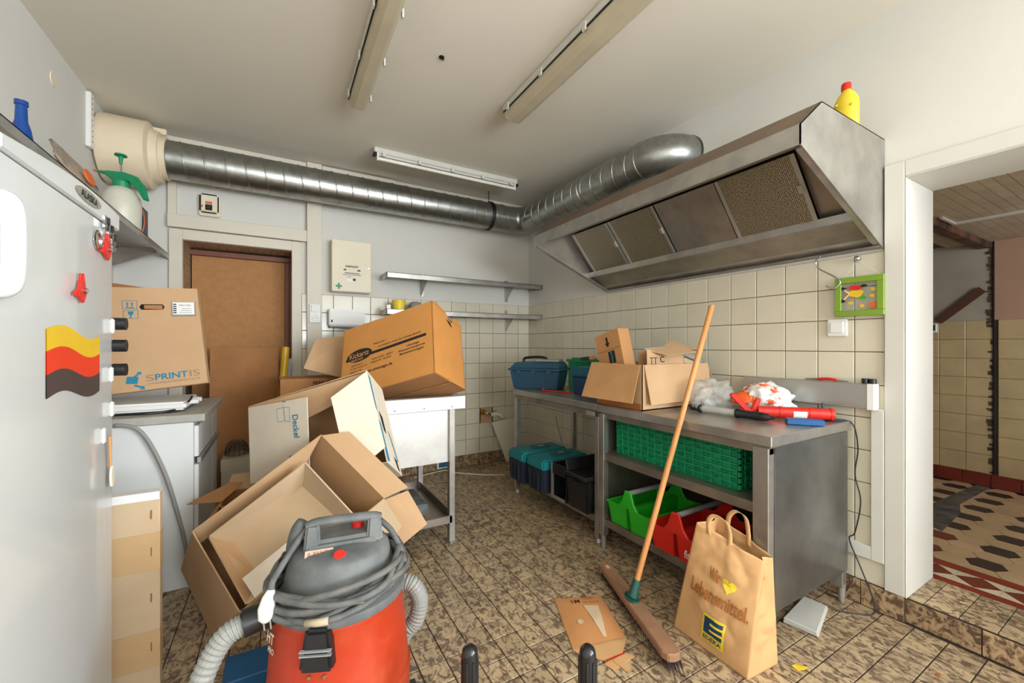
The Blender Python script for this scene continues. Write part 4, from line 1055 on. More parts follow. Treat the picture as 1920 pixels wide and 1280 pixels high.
MB(Mk).prism([(kx + .0006, -.02, kz - .05), (kx + .0006, .03, kz - .055), (kx + .0006, .055, kz - .085), (kx + .0006, .02, kz - .075)], (.0006, 0, 0)).build('hand_hole', m_dark, kb)
Mkf = Mk @ frame((-kx, -ky, -kz), (1, 0, 0), z=(0, -1, 0))
ang = math.radians(4.5); 
Mkt = Mkf @ Matrix.Translation((.034, .222, 0)) @ Matrix.Rotation(math.radians(1.5), 4, 'Z') @ Matrix.Scale(.955, 4)
shape(kb, Mkt, rect(0.0, .008, .60, .026), m_ink, 'stripe_print')
shape(kb, Mkt, ell(.105, .03, .098, .043), m_ink, 'logo_print', .0014)
m_ko = mat('logo_reversed', (214, 150, 82), .8)
text(kb, 'Kickartz', Mkt, .030, .018, .150, .036, m_ko, .008, lift=.0024); text(kb, 'UMZÜGE', Mkt, .030, -.004, .105, .016, m_ko, .015, lift=.0024)
text(kb, 'Wissen nicht ...?', Mkt, .215, .068, .105, .014, m_ink); text(kb, '... ist Kickartz neuist der Umzugs-Spezial!', Mkt, .235, .036, .33, .018, m_ink)
text(kb, 'Umzüge', Mkt, .46, -.028, .09, .018, m_ink, .012); text(kb, 'Klaviertransporte', Mkt, .405, -.050, .185, .018, m_ink, .012); text(kb, 'Möbelmontagen', Mkt, .41, -.073, .17, .018, m_ink, .012)
text(kb, 'Axel Kickartz', Mkt, .045, -.038, .09, .013, m_ink); text(kb, '22 dernkangansik', Mkt, .04, -.060, .13, .013, m_ink); text(kb, 'Suderstr. 42', Mkt, .035, -.082, .09, .013, m_ink)
text(kb, 'Telefon 02407 - 5689313', Mkt, .20, -.035, .165, .013, m_ink); text(kb, 'Mobil 0170 - 5613018', Mkt, .20, -.056, .145, .013, m_ink)
text(kb, 'www.kickartz-umzuege.de', Mkt, .03, -.115, .325, .026, m_ink, .016)
# tall carton behind it, one flap out
bc = thing('open_brown_carton', 'brown carton with raised flap behind the orange moving box', 'box', (-2.35, -.72, 0))
b = MB(); x0, x1, y0, y1, hh = -2.165 - .0, -1.975, -.74, -.47, .985
x0, x1 = -2.36, -1.98; y0, y1 = -.745, -.45
for nm, pp in (('front_panel', [(x0, y0, 0), (x1, y0, 0), (x1, y0, hh), (x0, y0, hh)]), ('side_panel', [(x1, y0, 0), (x1, y1, 0), (x1, y1, hh), (x1, y0, hh)]),
               ('back_panel', [(x1, y1, 0), (x0, y1, 0), (x0, y1, hh), (x1, y1, hh)]), ('side_panel', [(x0, y1, 0), (x0, y0, 0), (x0, y0, hh), (x0, y1, hh)])):
    crease(pp).build(nm, m_kraft_d, bc)
crease([(-2.225, -.80, 1.055), (-1.985, -.86, .985), (-1.955, -.74, 1.27), (-2.145, -.70, 1.245)]).build('front_flap', m_kraft, bc)
crease([(-2.145, -.70, 1.245), (-1.955, -.74, 1.27), (-1.95, -.55, 1.262), (-2.05, -.55, 1.25)]).build('top_flap', m_kraft_d, bc)
text(bc, 'BEER STR\nLENEGA', frame((-2.165, -.752, .925), (1, 0, 0), z=(0, -1, 0)), 0, 0, .13, .04, m_ink, .01)

# white box with half-closed flaps
wbk = thing('white_open_carton', 'whitish carton with blue print and flaps folded inward behind the big open box', 'box', (-2.2, -1.55, .5))
q = dict(TL=(-2.493, -1.373, .904), TR=(-2.009, -1.766, 1.09), BR=(-1.929, -1.845, .664), BL=(-2.485, -1.40, .534))
q = {k: V(v) for k, v in q.items()}
bk = V((.10, .125, -.08))
qb = {k: v + bk for k, v in q.items()}
qb['TR'] = V((-1.913, -1.657, .982)); qb['BR'] = V((-1.833, -1.736, .556))
def sheet(pp, m, nm, par, t=.004): return MB().panel(pp, t).build(nm, m, par)
sheet([qb['TL'], qb['BL'], qb['BR'], qb['TR']][::-1], m_kraft_in, 'back_panel', wbk)
sheet([q['TR'], q['BR'], qb['BR'], qb['TR']], m_wkraft, 'side_panel', wbk)
sheet([q['TL'], qb['TL'], qb['BL'], q['BL']], m_wkraft, 'side_panel', wbk)
sheet([q['TL'], q['TR'], qb['TR'], qb['TL']], m_kraft, 'top_panel', wbk)
sheet([q['BR'], q['BL'], qb['BL'], qb['BR']], m_wkraft, 'bottom_panel', wbk)
# brown strip: the upper flap turned in
sheet([q['TL'] + V((0, -.006, -.004)), q['TR'] + V((-.004, -.004, -.012)), (-2.12, -1.66, .93), (-2.33, -1.50, .80)][::-1], m_kraft, 'top_flap', wbk)
lf = sheet([(-2.494, -1.394, .899), (-2.483, -1.423, .537), (-2.243, -1.710, .606), (-2.254, -1.681, .968)], m_wkraft, 'left_flap', wbk)
rf = sheet([(-2.163, -1.780, .971), (-2.095, -1.852, .626), (-1.943, -1.860, .740), (-2.011, -1.788, 1.085)], m_wkraft, 'right_flap', wbk)
Ml = frame((-2.4835, -1.423, .537), (.240, -.287, .069), z=V((.011, -.029, -.362)).cross(V((.240, -.287, .069))))
text(wbk, 'Deckel', Ml @ Matrix.Translation((.318, .292, 0)) @ Matrix.Rotation(-PI / 2 - .03, 4, 'Z'), 0, 0, .105, .036, m_teal, .015)
text(wbk, '1.', Ml @ Matrix.Translation((.265, .362, 0)) @ Matrix.Rotation(-PI / 2, 4, 'Z'), 0, 0, .02, .022, m_teal, .01)
for pp in ([(.225, .27), (.27, .272), (.27, .335), (.225, .33)], [(.27, .272), (.30, .262), (.305, .33), (.27, .335)]):
    for i in range(4):
        a, c_ = pp[i], pp[(i + 1) % 4]
        dx, dy = c_[0] - a[0], c_[1] - a[1]; l = math.hypot(dx, dy); nx, ny = -dy / l * .0012, dx / l * .0012
        shape(wbk, Ml, [(a[0] - nx, a[1] - ny), (c_[0] - nx, c_[1] - ny), (c_[0] + nx, c_[1] + ny), (a[0] + nx, a[1] + ny)], mat('blue_line', (120, 160, 178), .8), 'diagram_print')
for i in range(2): shape(wbk, Ml, [(.27 + .012 * i, .10), (.28 + .012 * i, .102), (.276 + .012 * i, .112)], m_teal, 'arrow_print')
# blue stripes on the side with the hand holes
def onside(s, t): return q['TR'].lerp(q['BR'], t).lerp(qb['TR'].lerp(qb['BR'], t), s)
def sdecal(pts, m, nm, lift=.0014):
    pp = [onside(*p) for p in pts]; n = (pp[1] - pp[0]).cross(pp[-1] - pp[0]).normalized()
    if n.dot(V((-.36, -2.0, .3))) < 0: pp = pp[::-1]; n = -n
    MB().panel([p + n * lift for p in pp], .0008).build(nm, m, wbk)
sdecal([(.03, .04), (.12, .06), (.12, .42), (.03, .40)], m_teal, 'stripe_print'); sdecal([(.03, .52), (.16, .55), (.20, 1.0 - .04), (.04, .97)], m_teal, 'stripe_print')
sdecal([(.22, .40), (.40, .44), (.42, .62), (.30, .60)], m_dark, 'hand_hole', .0018); sdecal([(.62, .55), (.70, .57), (.92, .86), (.84, .86)], m_teal, 'stripe_print')
sdecal([(.62, .84), (.78, .86), (.86, .98), (.74, .96)], m_dark, 'hand_hole', .0018)
# brown carton underneath with open flaps
ub_ = thing('low_brown_carton', 'brown carton with open flaps on the floor under the whitish carton', 'box', (-2.3, -1.35, 0))
x0, x1, y0, y1, hh = -2.60, -2.215, -1.46, -1.24, .46
for nm, pp in (('front_panel', [(x0, y0, 0), (x1, y0, 0), (x1, y0, hh), (x0, y0, hh)]), ('side_panel', [(x1, y0, 0), (x1, y1, 0), (x1, y1, hh), (x1, y0, hh)]),
               ('back_panel', [(x1, y1, 0), (x0, y1, 0), (x0, y1, hh), (x1, y1, hh)]), ('side_panel', [(x0, y1, 0), (x0, y0, 0), (x0, y0, hh), (x0, y1, hh)])):
    crease(pp).build(nm, m_kraft_d, ub_)
crease([(-2.747, -1.295, .445), (-2.60, -1.42, .47), (-2.52, -1.30, .515), (-2.575, -1.26, .512)]).build('flap', m_kraft_d, ub_)
crease([(-2.60, -1.46, .46), (-2.70, -1.49, .30), (-2.61, -1.30, .46), (-2.60, -1.25, .46)]).build('flap', m_kraft_d, ub_)
crease([(-2.215, -1.24, .46), (-2.60, -1.24, .46), (-2.58, -1.12, .51), (-2.24, -1.12, .51)]).build('flap', m_kraft, ub_)

# the big open carton in front
bgx = thing('large_open_carton', 'large open brown carton lying tilted behind the vacuum cleaner', 'box', (-2.35, -1.75, 0))
A, B, C_, D = map(V, [(-2.659, -1.726, .465), (-2.203, -1.803, .811), (-1.998, -2.082, .589), (-2.487, -1.986, .24)])
A1, D1 = V((-2.735, -1.475, .218)), V((-2.600, -1.679, .004)); B1 = B + (A1 - A) * .72; C1 = C_ + (D1 - D) * .62
def wallp(p, m=m_kraft, nm='wall', t=.005, mi=None):
    return MB().panel(p, t).build(nm, m, bgx)
wallp([A, A1, B1, B], m_kraft, 'long_wall'); wallp([D, C_, C1, D1], m_kraft, 'long_wall')
wallp([A, D, D1, A1], m_kraft, 'end_wall'); wallp([B, B1, C1, C_], m_kraft_in, 'end_wall')
wallp([A1, D1, C1, B1], m_kraft_in, 'bottom')
def fold(p, m=m_kraft, nm='flap'): return MB().panel(p, .0045).build(nm, m, bgx)
fold([B, C_, (-1.909, -2.11, .627), (-2.096, -1.853, .826)], nm='end_flap')
fold([C_, (-2.10, -2.075, .515), (-2.03, -2.21, .44), (-1.959, -2.197, .515)], m_dust, nm='side_flap')
fold([(-1.995, -2.050, .570), (-2.07, -2.055, .45), (-1.968, -2.134, .392), (-1.841, -2.149, .477), (-1.898, -2.071, .600)], m_kraft, nm='side_flap')
fold([A + V((-.003, .003, 0)), B + V((-.003, .003, 0)), B.lerp(A, .06) + V((-.03, .05, -.10)), A.lerp(B, .05) + V((-.03, .05, -.10))], nm='long_flap')
# dusty inner box
ib = thing('inner_tray', 'dusty pale wooden-looking tray lying inside the large open carton', 'tray', (-2.35, -1.85, .3))
T1, T2, T3, T4 = map(V, [(-2.598, -1.807, .463), (-2.269, -1.846, .710), (-2.106, -2.090, .535), (-2.465, -2.025, .282)])
F1, F2, F3, F4 = map(V, [(-2.522, -1.747, .396), (-2.276, -1.773, .593), (-2.170, -1.937, .506), (-2.430, -1.880, .300)])
for nm, pp in (('long_side', [T1, F1, F2, T2]), ('end_side', [T2, F2, F3, T3]), ('end_side', [T4, F4, F1, T1]), ('long_side', [T3, F3, F4, T4]), ('tray_floor', [F1, F4, F3, F2])):
    MB().panel(pp, .006).build(nm, m_kraft if nm == 'end_side' and pp[0] == T4 else m_dust, ib)
pb = MB().hexa([(-2.482, -1.966, .347), (-2.255, -1.975, .505), (-2.225, -2.03, .475), (-2.440, -2.035, .300)], [(-2.478, -1.958, .338), (-2.251, -1.967, .496), (-2.221, -2.022, .466), (-2.436, -2.027, .291)]).build('loose_laminate_board', mat('pale_laminate', (228, 212, 192), .5), loc=(-2.35, -2.0, .3))
tag(pb, 'loose pale panel with greenish edge resting in the dusty tray', 'panel')
bl = thing('blue_package', 'flat blue printed package on the floor behind the vacuum hose', 'package', (-2.42, -2.03, 0))
MB().box(-2.53, -2.28, -2.12, -1.98, .0, .085).build('body', mat('blue_print_board', (30, 92, 140), .5, var=.1), bl, bevel=.003)
MB().box(-2.531, -2.279, -2.122, -1.979, .0, .012).build('white_edge', m_white, bl)

# ------------------------------------------------------------------ vacuum cleaner
vc = thing('vacuum_cleaner', 'orange-red workshop vacuum cleaner with grey motor head and wrapped cable in front', 'vacuum cleaner', (-2.213, -2.524, 0))
Mv = frame((-2.213, -2.524, 0), (.992, -.124, 0), z=(0, 0, 1))
tub = MB(Mv).lathe([(.150, .075), (.174, .085), (.186, .12), (.188, .20), (.184, .30), (.174, .42), (.164, .500), (.168, .508), (.168, .516)], n=56).build('tub', m_vred, vc, smooth=True)
MB(Mv).lathe([(.186, .285), (.1895, .289), (.1895, .295), (.1845, .300)], n=56, capb=False, capt=False).build('rib', m_vred, tub, smooth=True)
hd0 = MB(Mv).lathe([(.170, .516), (.173, .524), (.171, .540), (.152, .548), (.146, .552), (.137, .600), (.127, .640), (.120, .648), (.10, .655), (.05, .660)], n=56).build('motor_head', m_vgrey, vc, smooth=True)
MB(Mv).hexa([(-.100, -.055, .640), (.108, -.055, .640), (.116, .10, .62), (-.108, .10, .62)], [(-.085, -.030, .674), (.092, -.030, .674), (.10, .08, .672), (-.09, .08, .672)]).build('top_block', m_vgrey, hd0, bevel=.010, seg=2, smooth=True)
for x, w in ((-.072, .022), (.088, .023)):
    MB(Mv).hexa([(x - w, -.040, .650), (x + w, -.040, .650), (x + w, .040, .650), (x - w, .040, .650)], [(x - w * .72, -.016, .716), (x + w * .72, -.016, .716), (x + w * .72, .020, .716), (x - w * .72, .020, .716)]).build('handle_post', m_vgrey, vc, bevel=.006, seg=2, smooth=True)
MB(Mv).tube(bez([(-.088, .003, .706), (-.06, .003, .714), (.01, .001, .714), (.08, 0, .711), (.105, 0, .704)], 6), .0165, 12, flat=.72).build('carry_handle', m_vgrey, vc, smooth='all')
MB(Mv).lathe([(.017, .0), (.017, .014), (.013, .018)], (.045, .040, .672), 20).build('red_switch', m_red, vc, smooth=True)
MB(frame(Mv @ V((-.004, -.082, .640)), (.992, -.124, 0), z=(0, -.45, .89))).lathe([(.0165, 0), (.0165, .018), (.013, .022)], n=20).build('red_switch', m_red, vc, smooth=True)
Mt = frame(Mv @ V((-.088, -.064, .648)), (.992, -.124, -.02), z=(-.1, -.60, .78))
shape(vc, Mt, rect(0, 0, .068, .020), mat('worn_sticker', (188, 168, 150), .6), 'sticker', .004)
text(vc, 'A: BAZ 32', Mt, .006, .004, .05, .011, mat('red_ink', (178, 72, 52), .8), lift=.006)
MB(Mv).tube(bez([(-.118, .03, .575), (-.122, .03, .63), (-.112, .03, .685), (-.098, .032, .712)], 6), [.020 + .005 * math.sin(k / 18 * PI) for k in range(19)], 14, flat=.8).build('cable_holder', m_vgrey, vc, smooth='all')
MB(Mv).box(-.150, -.122, -.01, .03, .60, .64).build('holder_bracket', m_black, vc, bevel=.005); MB(Mv).lathe([(.010, 0), (.010, .012)], (-.142, -.02, .635), 12, 'y').build('bracket_screw', m_black, vc)
path = []
for i in range(6 * 40):
    a = 2 * PI * i / 40; tn = i / 40
    r_ = .160 + .020 * ((tn * .618) % 1) + .006 * math.sin(a * 3 + tn)
    z = .545 + .0095 * (tn % 6) + .014 * math.cos(a) + .012 * math.sin(2 * a + tn * 1.7) + .008 * math.sin(3 * a - tn)
    path.append((r_ * math.cos(a), r_ * math.sin(a), z))
MB(Mv).tube(bez(path[::2], 2), .0082, 10).build('power_cable', m_cable, vc, smooth='all')
for i0 in (27, 150):
    MB(Mv).tube([path[i0], path[i0 + 1], path[i0 + 2]], .0090, 10).build('cable_tape', mat('old_tape', (176, 160, 132), .7), vc, smooth='all')
MB(Mv).tube(bez([(-.085, .02, .700), (-.118, -.02, .665), (-.150, -.06, .625), (-.158, -.080, .615), (-.160, -.085, .60)], 8), .0082, 10).build('power_cable', m_cable, vc, smooth='all')
MB(Mv).tube(bez([(.10, .03, .690), (.135, .0, .66), (.158, -.03, .615), (.170, -.06, .57)], 8), .0082, 10).build('power_cable', m_cable, vc, smooth='all')
plg = MB(Mv).tube([(-.160, -.085, .600), (-.164, -.090, .584), (-.169, -.095, .560), (-.170, -.096, .540), (-.168, -.096, .531)], [.008, .015, .019, .017, .010], 12).build('plug', m_white, vc, smooth='all')
for s_ in (-.007, .007): MB(Mv).cyl((-.168 + s_, -.096, .532), (-.166 + s_, -.096, .510), .0025, 8).build('plug_pin', m_chrome, plg)
Mla = Mv @ Matrix.Rotation(math.radians(-17), 4, 'Z')
la = MB(Mla).hexa([(-.040, -.196, .432), (.040, -.196, .432), (.040, -.15, .432), (-.040, -.15, .432)], [(-.028, -.186, .528), (.028, -.186, .528), (.028, -.15, .528), (-.028, -.15, .528)]).build('latch', m_black, vc, bevel=.008, seg=2, smooth=True)
for z in (.474, .484): MB(Mla).box(-.036, .036, -.1965, -.188, z, z + .003).build('groove', m_grey, la)
for x in (-.02, .016): MB(Mla).lathe([(.0045, -.004), (.0045, 0)], (x, -.1755, .412), 10, 'y').build('rivet', m_chrome, vc)
Mlogo = frame(Mv @ V((-.170, -.050, .455)), (.40, -.916, 0), z=(-.916, -.40, .10))
text(vc, 'HT', Mlogo, 0, 0, .034, .026, m_cream, .02, lift=.005); text(vc, 'PRO', Mlogo, .008, -.022, .030, .014, m_cream, .01, lift=.004)
inl = MB(Mv).tube([(-.120, -.02, .515), (-.172, -.035, .515), (-.226, -.045, .508)], [.030, .031, .033], 20).build('hose_connector', m_black, vc, smooth=True)
MB(Mv).lathe([(.034, -.004), (.034, .006)], (-.172, -.035, .515), 20, 'x').build('connector_collar', m_black, inl)
hp = bez([(-.223, -.045, .508), (-.265, -.055, .488), (-.302, -.065, .42), (-.330, -.07, .31), (-.37, -.06, .15), (-.36, .02, .04), (-.28, .13, .035), (-.20, .17, .10), (-.17, .15, .26), (-.165, .13, .20), (-.10, .22, .06), (.05, .25, .10), (.13, .17, .32), (.165, .09, .440), (.205, .06, .452), (.228, .05, .405), (.216, .05, .345), (.18, .07, .29), (.15, .16, .10), (.05, .24, .032)], 24)
MB(Mv).tube(hp, [.0235 if (i // 2) % 2 else .0262 for i in range(len(hp))], 16).build('hose', m_hose, vc, smooth=False)
for x, y in ((-.16, -.12), (.16, -.12), (.215, .115), (-.16, .14)):
    ww = MB(Mv).lathe([(.020, -.014), (.046, -.012), (.046, .012), (.020, .014)], (x, y, .046), 24, 'y').build('castor_wheel', m_vgrey, vc, smooth=True)
    MB(Mv).lathe([(.022, -.016), (.022, .016)], (x, y, .046), 16, 'y').build('hub', m_black, ww)
    MB(Mv).box(x - .012, x + .012, y - .018, y + .018, .08, .095).build('fork', m_black, ww)

# ------------------------------------------------------------------ tool boxes on the corner table
def taper(M, w, l, h, dw, dl, z0=0):
    """open-sided block: base w x l growing by dw, dl towards its top"""
    return MB(M).hexa([(-w / 2, -l / 2, z0), (w / 2, -l / 2, z0), (w / 2, l / 2, z0), (-w / 2, l / 2, z0)],
                      [(-w / 2 - dw, -l / 2 - dl, z0 + h), (w / 2 + dw, -l / 2 - dl, z0 + h), (w / 2 + dw, l / 2 + dl, z0 + h), (-w / 2 - dw, l / 2 + dl, z0 + h)])
ZTB = .849
t1 = thing('toolbox', 'slate blue toolbox with black handle and loose grey lid on the corner table', 'toolbox', (-.45, -.93, ZTB))
M1 = frame((-.470, -.915, ZTB), (.60, -.80, 0), z=(0, 0, 1))
taper(M1, .37, .24, .15, .025, .02).build('body', m_bluep, t1, bevel=.008, seg=2)
MB(M1).box(-.225, .225, -.15, .15, .150, .166).build('rim', m_bluep, t1, bevel=.004)
MB(M1).hexa([(-.215, -.14, .167), (.215, -.14, .167), (.215, .14, .167), (-.215, .14, .167)], [(-.18, -.10, .215), (.19, -.10, .222), (.19, .10, .222), (-.18, .10, .215)]).build('lid', m_bluep, t1, bevel=.008, seg=2)
MB(M1).box(.0, .20, -.105, .02, .222, .242).build('tray_cover', mat('clear_grey', (152, 152, 144), .5), t1, bevel=.003)
MB(M1).tube(bez([(-.13, -.02, .212), (-.12, -.02, .248), (0, -.02, .258), (.06, -.02, .25), (.08, -.02, .225)], 6), .011, 10).build('handle', m_black, t1, smooth='all')
for k in range(3): MB(M1).box(-.15 + .13 * k, -.11 + .13 * k, -.156, -.148, .128, .152).build('catch', m_bluep, t1, bevel=.002)
gc = thing('green_crate', 'green plastic crate with tools behind the slate blue toolbox', 'crate', (-.25, -1.17, ZTB))
M2 = Matrix.Translation((-.128, -1.205, ZTB)) @ Matrix.Diagonal((.58, 1.18, 1, 1)) @ frame((0, 0, 0), (0, -1, 0), z=(0, 0, 1))
for nm, bx_ in (('side', (-.20, .20, -.14, -.132, .004, .235)), ('side', (-.20, .20, .132, .14, .004, .235)), ('end', (-.20, -.192, -.132, .132, .004, .235)), ('end', (.192, .20, -.132, .132, .004, .235)), ('base', (-.192, .192, -.132, .132, .004, .01)), ('rim', (-.215, .215, -.155, -.14, .215, .238)), ('rim', (-.215, -.20, -.14, .14, .215, .238)), ('rim', (.20, .215, -.14, .14, .215, .238))):
    MB(M2).box(*bx_).build(nm, m_green, gc, bevel=.002)
for k in range(6): MB(M2).box(-.17 + .066 * k, -.163 + .066 * k, -.150, -.14, .15, .215).build('rib', m_green, gc)
MB(M2).box(-.17, .05, -.12, -.03, .232, .252).build('lid_piece', m_green, gc, bevel=.003)
tg = thing('hand_tool', 'orange and grey hand tool lying on the green crate', 'tool', (-.26, -1.30, 1.085))
MB(frame((-.28, -1.30, 1.098), (.5, -.8, .12), z=(0, 0, 1))).box(-.05, .02, -.02, .02, -.011, .018).build('body', m_navy, tg, bevel=.006, seg=2)
MB(frame((-.28, -1.30, 1.098), (.5, -.8, .12), z=(0, 0, 1))).box(.02, .06, -.018, .018, -.011, .016).build('grip', m_orangeink, tg, bevel=.005)
t3 = thing('blue_toolbox', 'dark blue toolbox with teal lid half hidden beside the open carton', 'toolbox', (-.40, -1.52, ZTB))
M3 = frame((-.395, -1.52, ZTB), (0, -1, 0), z=(0, 0, 1))
taper(M3, .24, .20, .13, .008, .006).build('body', mat('dark_blue_plastic', (22, 54, 92), .45), t3, bevel=.006)
MB(M3).box(-.14, .14, -.115, .115, .132, .20).build('lid', mat('petrol_plastic', (16, 92, 116), .45), t3, bevel=.010, seg=2)
rs = thing('red_strap', 'red strap with ball end under the slate blue toolbox edge', 'strap', (-.60, -1.1, ZTB))
MB().lathe([(.004, -.008), (.010, -.004), (.011, .002), (.004, .010)], (-.585, -1.14, ZTB + .012), 14).build('ball', m_red, rs, smooth=True)
MB().tube(bez([(-.585, -1.14, ZTB + .006), (-.55, -1.22, ZTB + .006), (-.52, -1.30, ZTB + .006), (-.50, -1.37, ZTB + .006)], 6), .005, 8).build('strap', m_red, rs, smooth='all')

# open carton on the worktable and what is in it
oc = thing('open_parcel_box', 'wide open carton with flaps hanging down on the worktable', 'box', (-.39, -2.02, .851))
ox0, ox1, oy0, oy1, oz0, oz1 = -.665, -.11, -2.205, -1.845, .852, 1.098
for nm, pp in (('side', [(ox0, oy1, oz0), (ox0, oy0, oz0), (ox0, oy0, oz1), (ox0, oy1 + .055, oz1)]), ('side', [(ox1, oy0, oz0), (ox1, oy1, oz0), (ox1, oy1, oz1), (ox1, oy0, oz1)]),
               ('end', [(ox0, oy0, oz0), (ox1, oy0, oz0), (ox1, oy0, oz1), (ox0, oy0, oz1)]), ('end', [(ox1, oy1, oz0), (ox0, oy1, oz0), (ox0, oy1 + .055, oz1), (ox1, oy1 + .03, oz1)]), ('bottom', [(ox0, oy0, oz0), (ox0, oy1, oz0), (ox1, oy1, oz0), (ox1, oy0, oz0)])):
    sheet(pp, m_kraft, nm, oc)
sheet([(ox0 - .004, oy1 + .045, oz1), (ox0 - .085, oy1 + .045, oz1 - .205), (ox0 - .065, oy0 + .012, oz1 - .205), (ox0 - .004, oy0 + .012, oz1)], mat('kraft_flap', (196, 148, 98), .85, var=.05), 'flap', oc)
sheet([(ox0 + .012, oy0 - .004, oz1), (ox0 + .03, oy0 - .035, oz1 - .215), (ox1 - .02, oy0 - .055, oz1 - .20), (ox1 - .0, oy0 - .004, oz1)], m_kraft, 'flap', oc)
sheet([(ox1, oy0, oz1), (ox1 + .05, oy0 - .02, oz1 - .14), (ox1 + .05, oy1, oz1 - .14), (ox1, oy1, oz1)], m_kraft, 'flap', oc)
MB().box(ox0 - .002, ox0 + .002, oy0 + .01, oy1 - .01, oz0, oz0 + .035).build('tape', mat('brown_tape', (168, 104, 52), .35), oc)
pr = thing('taped_parcel', 'brown parcel carton with black arrow and tape standing in the open carton', 'box', (-.55, -1.93, .87))
Mq = frame((-.615, -1.868, .872), (.0, -.966, .259), z=(-1, 0, 0))
b = MB(Mq).box(0, .21, 0, .395, -.09, 0).build('body', mat('kraft_mid', (190, 138, 88), .85), pr, bevel=.002)
shape(pr, Mq, [(.095, .365), (.095, .330), (.083, .330), (.103, .302), (.123, .330), (.111, .330), (.111, .365)], m_ink, 'arrow_print')
shape(pr, Mq, [(.095, .20), (.150, .20), (.150, .275), (.095, .275)], m_ink, 'black_tape'); text(pr, 'prime', Mq @ Matrix.Translation((.112, .270, 0)) @ Matrix.Rotation(-PI / 2, 4, 'Z'), 0, 0, .07, .022, mat('cyan_ink', (64, 160, 180), .7), .01, lift=.003)
shape(pr, Mq, rect(0, .285, .21, .288), mat('crease_line', (150, 100, 58), .9), 'crease')
p2 = thing('open_kraft_box', 'pale kraft box with open flaps and printed arrows inside the open carton', 'box', (-.42, -2.08, .87))
Mq2 = frame((-.52, -2.115, .92), (.96, -.26, 0), z=(-.26, -.965, .05))
MB(Mq2).panel([(0, 0, 0), (.26, .0, 0), (.245, .235, 0), (.0, .26, 0)], .004).build('front_panel', m_kraft, p2)
MB(Mq2).panel([(.26, 0, 0), (.26, 0, -.09), (.245, .235, -.09), (.245, .235, 0)], .004).build('side_panel', m_kraft, p2)
MB(Mq2).panel([(0, 0, -.09), (0, .26, -.09), (.245, .235, -.09), (.26, 0, -.09)], .004).build('back_panel', m_kraft_in, p2)
MB(Mq2).panel([(.0, .262, -.02), (.10, .225, .06), (.30, .245, .05), (.245, .285, -.03)], .004).build('flap', m_kraft, p2)
MB(Mq2).panel([(.16, .285, -.06), (.27, .26, .0), (.36, .27, -.02), (.25, .32, -.12)], .004).build('flap', m_kraft, p2)
for x in (.03, .055): shape(p2, Mq2, [(x - .002, .21), (x + .002, .21), (x + .002, .165), (x + .008, .165), (x, .150), (x - .008, .165), (x - .002, .165)], m_ink, 'arrow_print')
shape(p2, Mq2, rect(.018, .21, .068, .214), m_ink, 'arrow_print'); text(p2, 'C', Mq2, .085, .185, .03, .035, m_ink, .01)
p3 = tag(MB(frame((-.33, -1.98, 1.15), (.80, -.55, .10), z=(-.3, -.4, .86))).box(-.04, .12, -.045, .045, -.05, .02).build('white_carton', m_white, bevel=.002, loc=(-.33, -1.98, 1.10)), 'small white carton lying on top of the things in the open carton', 'box')
p4 = thing('grey_tool_case', 'grey plastic tool case with handle slot in the open carton', 'case', (-.22, -2.05, .87))
Mq4 = frame((-.285, -2.13, 1.16), (.85, -.20, -.30), z=(-.22, -.95, .25))
b = MB(Mq4); b.box(0, .19, -.20, -.045, -.05, 0); b.box(0, .05, -.045, 0, -.05, 0); b.box(.15, .19, -.045, 0, -.05, 0); b.box(0, .19, 0, .022, -.05, 0); b.build('shell', m_grey, p4, weld=True)
MB(Mq4).box(.055, .145, -.043, -.002, -.03, -.02).build('slot_back', m_dust, p4)
tag(MB().blob((-.15, -2.03, 1.12), (.06, .06, .05), 3, .3, 3, 21).build('film_wrap', m_bagc, smooth='all', loc=(-.15, -2.03, 1.09)), 'crumpled clear film at the right end of the open carton', 'film')

# bags and tools on the worktable
ZA = .851
cbg = tag(MB().blob((-.33, -2.375, ZA + .07), (.12, .088, .095), 4, .38, 3.2, 5, ZA).build('clear_plastic_bag', m_bagc, smooth='all', loc=(-.33, -2.385, ZA)), 'crumpled clear plastic bag on the worktable left of the white bag', 'bag')
wbg = thing('carrier_bag', 'crumpled white carrier bag with orange print on the worktable', 'bag', (-.20, -2.60, ZA))
MB().blob((-.170, -2.580, ZA + .066), (.095, .112, .085), 4, .34, 3.4, 2, ZA).build('bag_body', m_bagw, wbg, smooth='all')
MB(frame((-.275, -2.52, ZA + .080), (.3, -.9, .15), z=(-.8, -.2, .5))).blob((0, 0, 0), (.05, .035, .008), 3, .3, 4, 8).build('orange_corner', mat('orange_film', (236, 96, 34), .4, rgb2=(240, 232, 224), scale=22, lo=.32, hi=.36), wbg, smooth='all')
text(wbg, 'SERVE', frame((-.285, -2.615, ZA + .05), (.15, -.98, .1), z=(-.95, -.2, .25)), 0, 0, .05, .014, m_navy, lift=.012)
ga = thing('caulking_gun', 'red caulking gun lying across the right end of the worktable', 'caulking gun', (-.2, -2.72, ZA))
Mg = frame((-.365, -2.590, ZA + .032), (.655, -.755, 0), z=(0, 0, 1))
MB(Mg).lathe([(.026, .05), (.026, .36)], (0, 0, 0), 24, 'x').build('barrel', m_red, ga, smooth=True)
for x in (.05, .14, .26, .345): MB(Mg).lathe([(.0285, x), (.0285, x + .012)], (0, 0, 0), 24, 'x').build('barrel_ring', m_red, ga)
b = MB(Mg)
ar = [math.radians(-20 + 14 * k) for k in range(6)]
b.add([(x, -.0268 * math.cos(a), .0268 * math.sin(a) * -1 + 0) for x in (.195, .25) for a in ar], [(k, k + 1, k + 7, k + 6) for k in range(5)])
b.build('paper_label', m_white, ga)
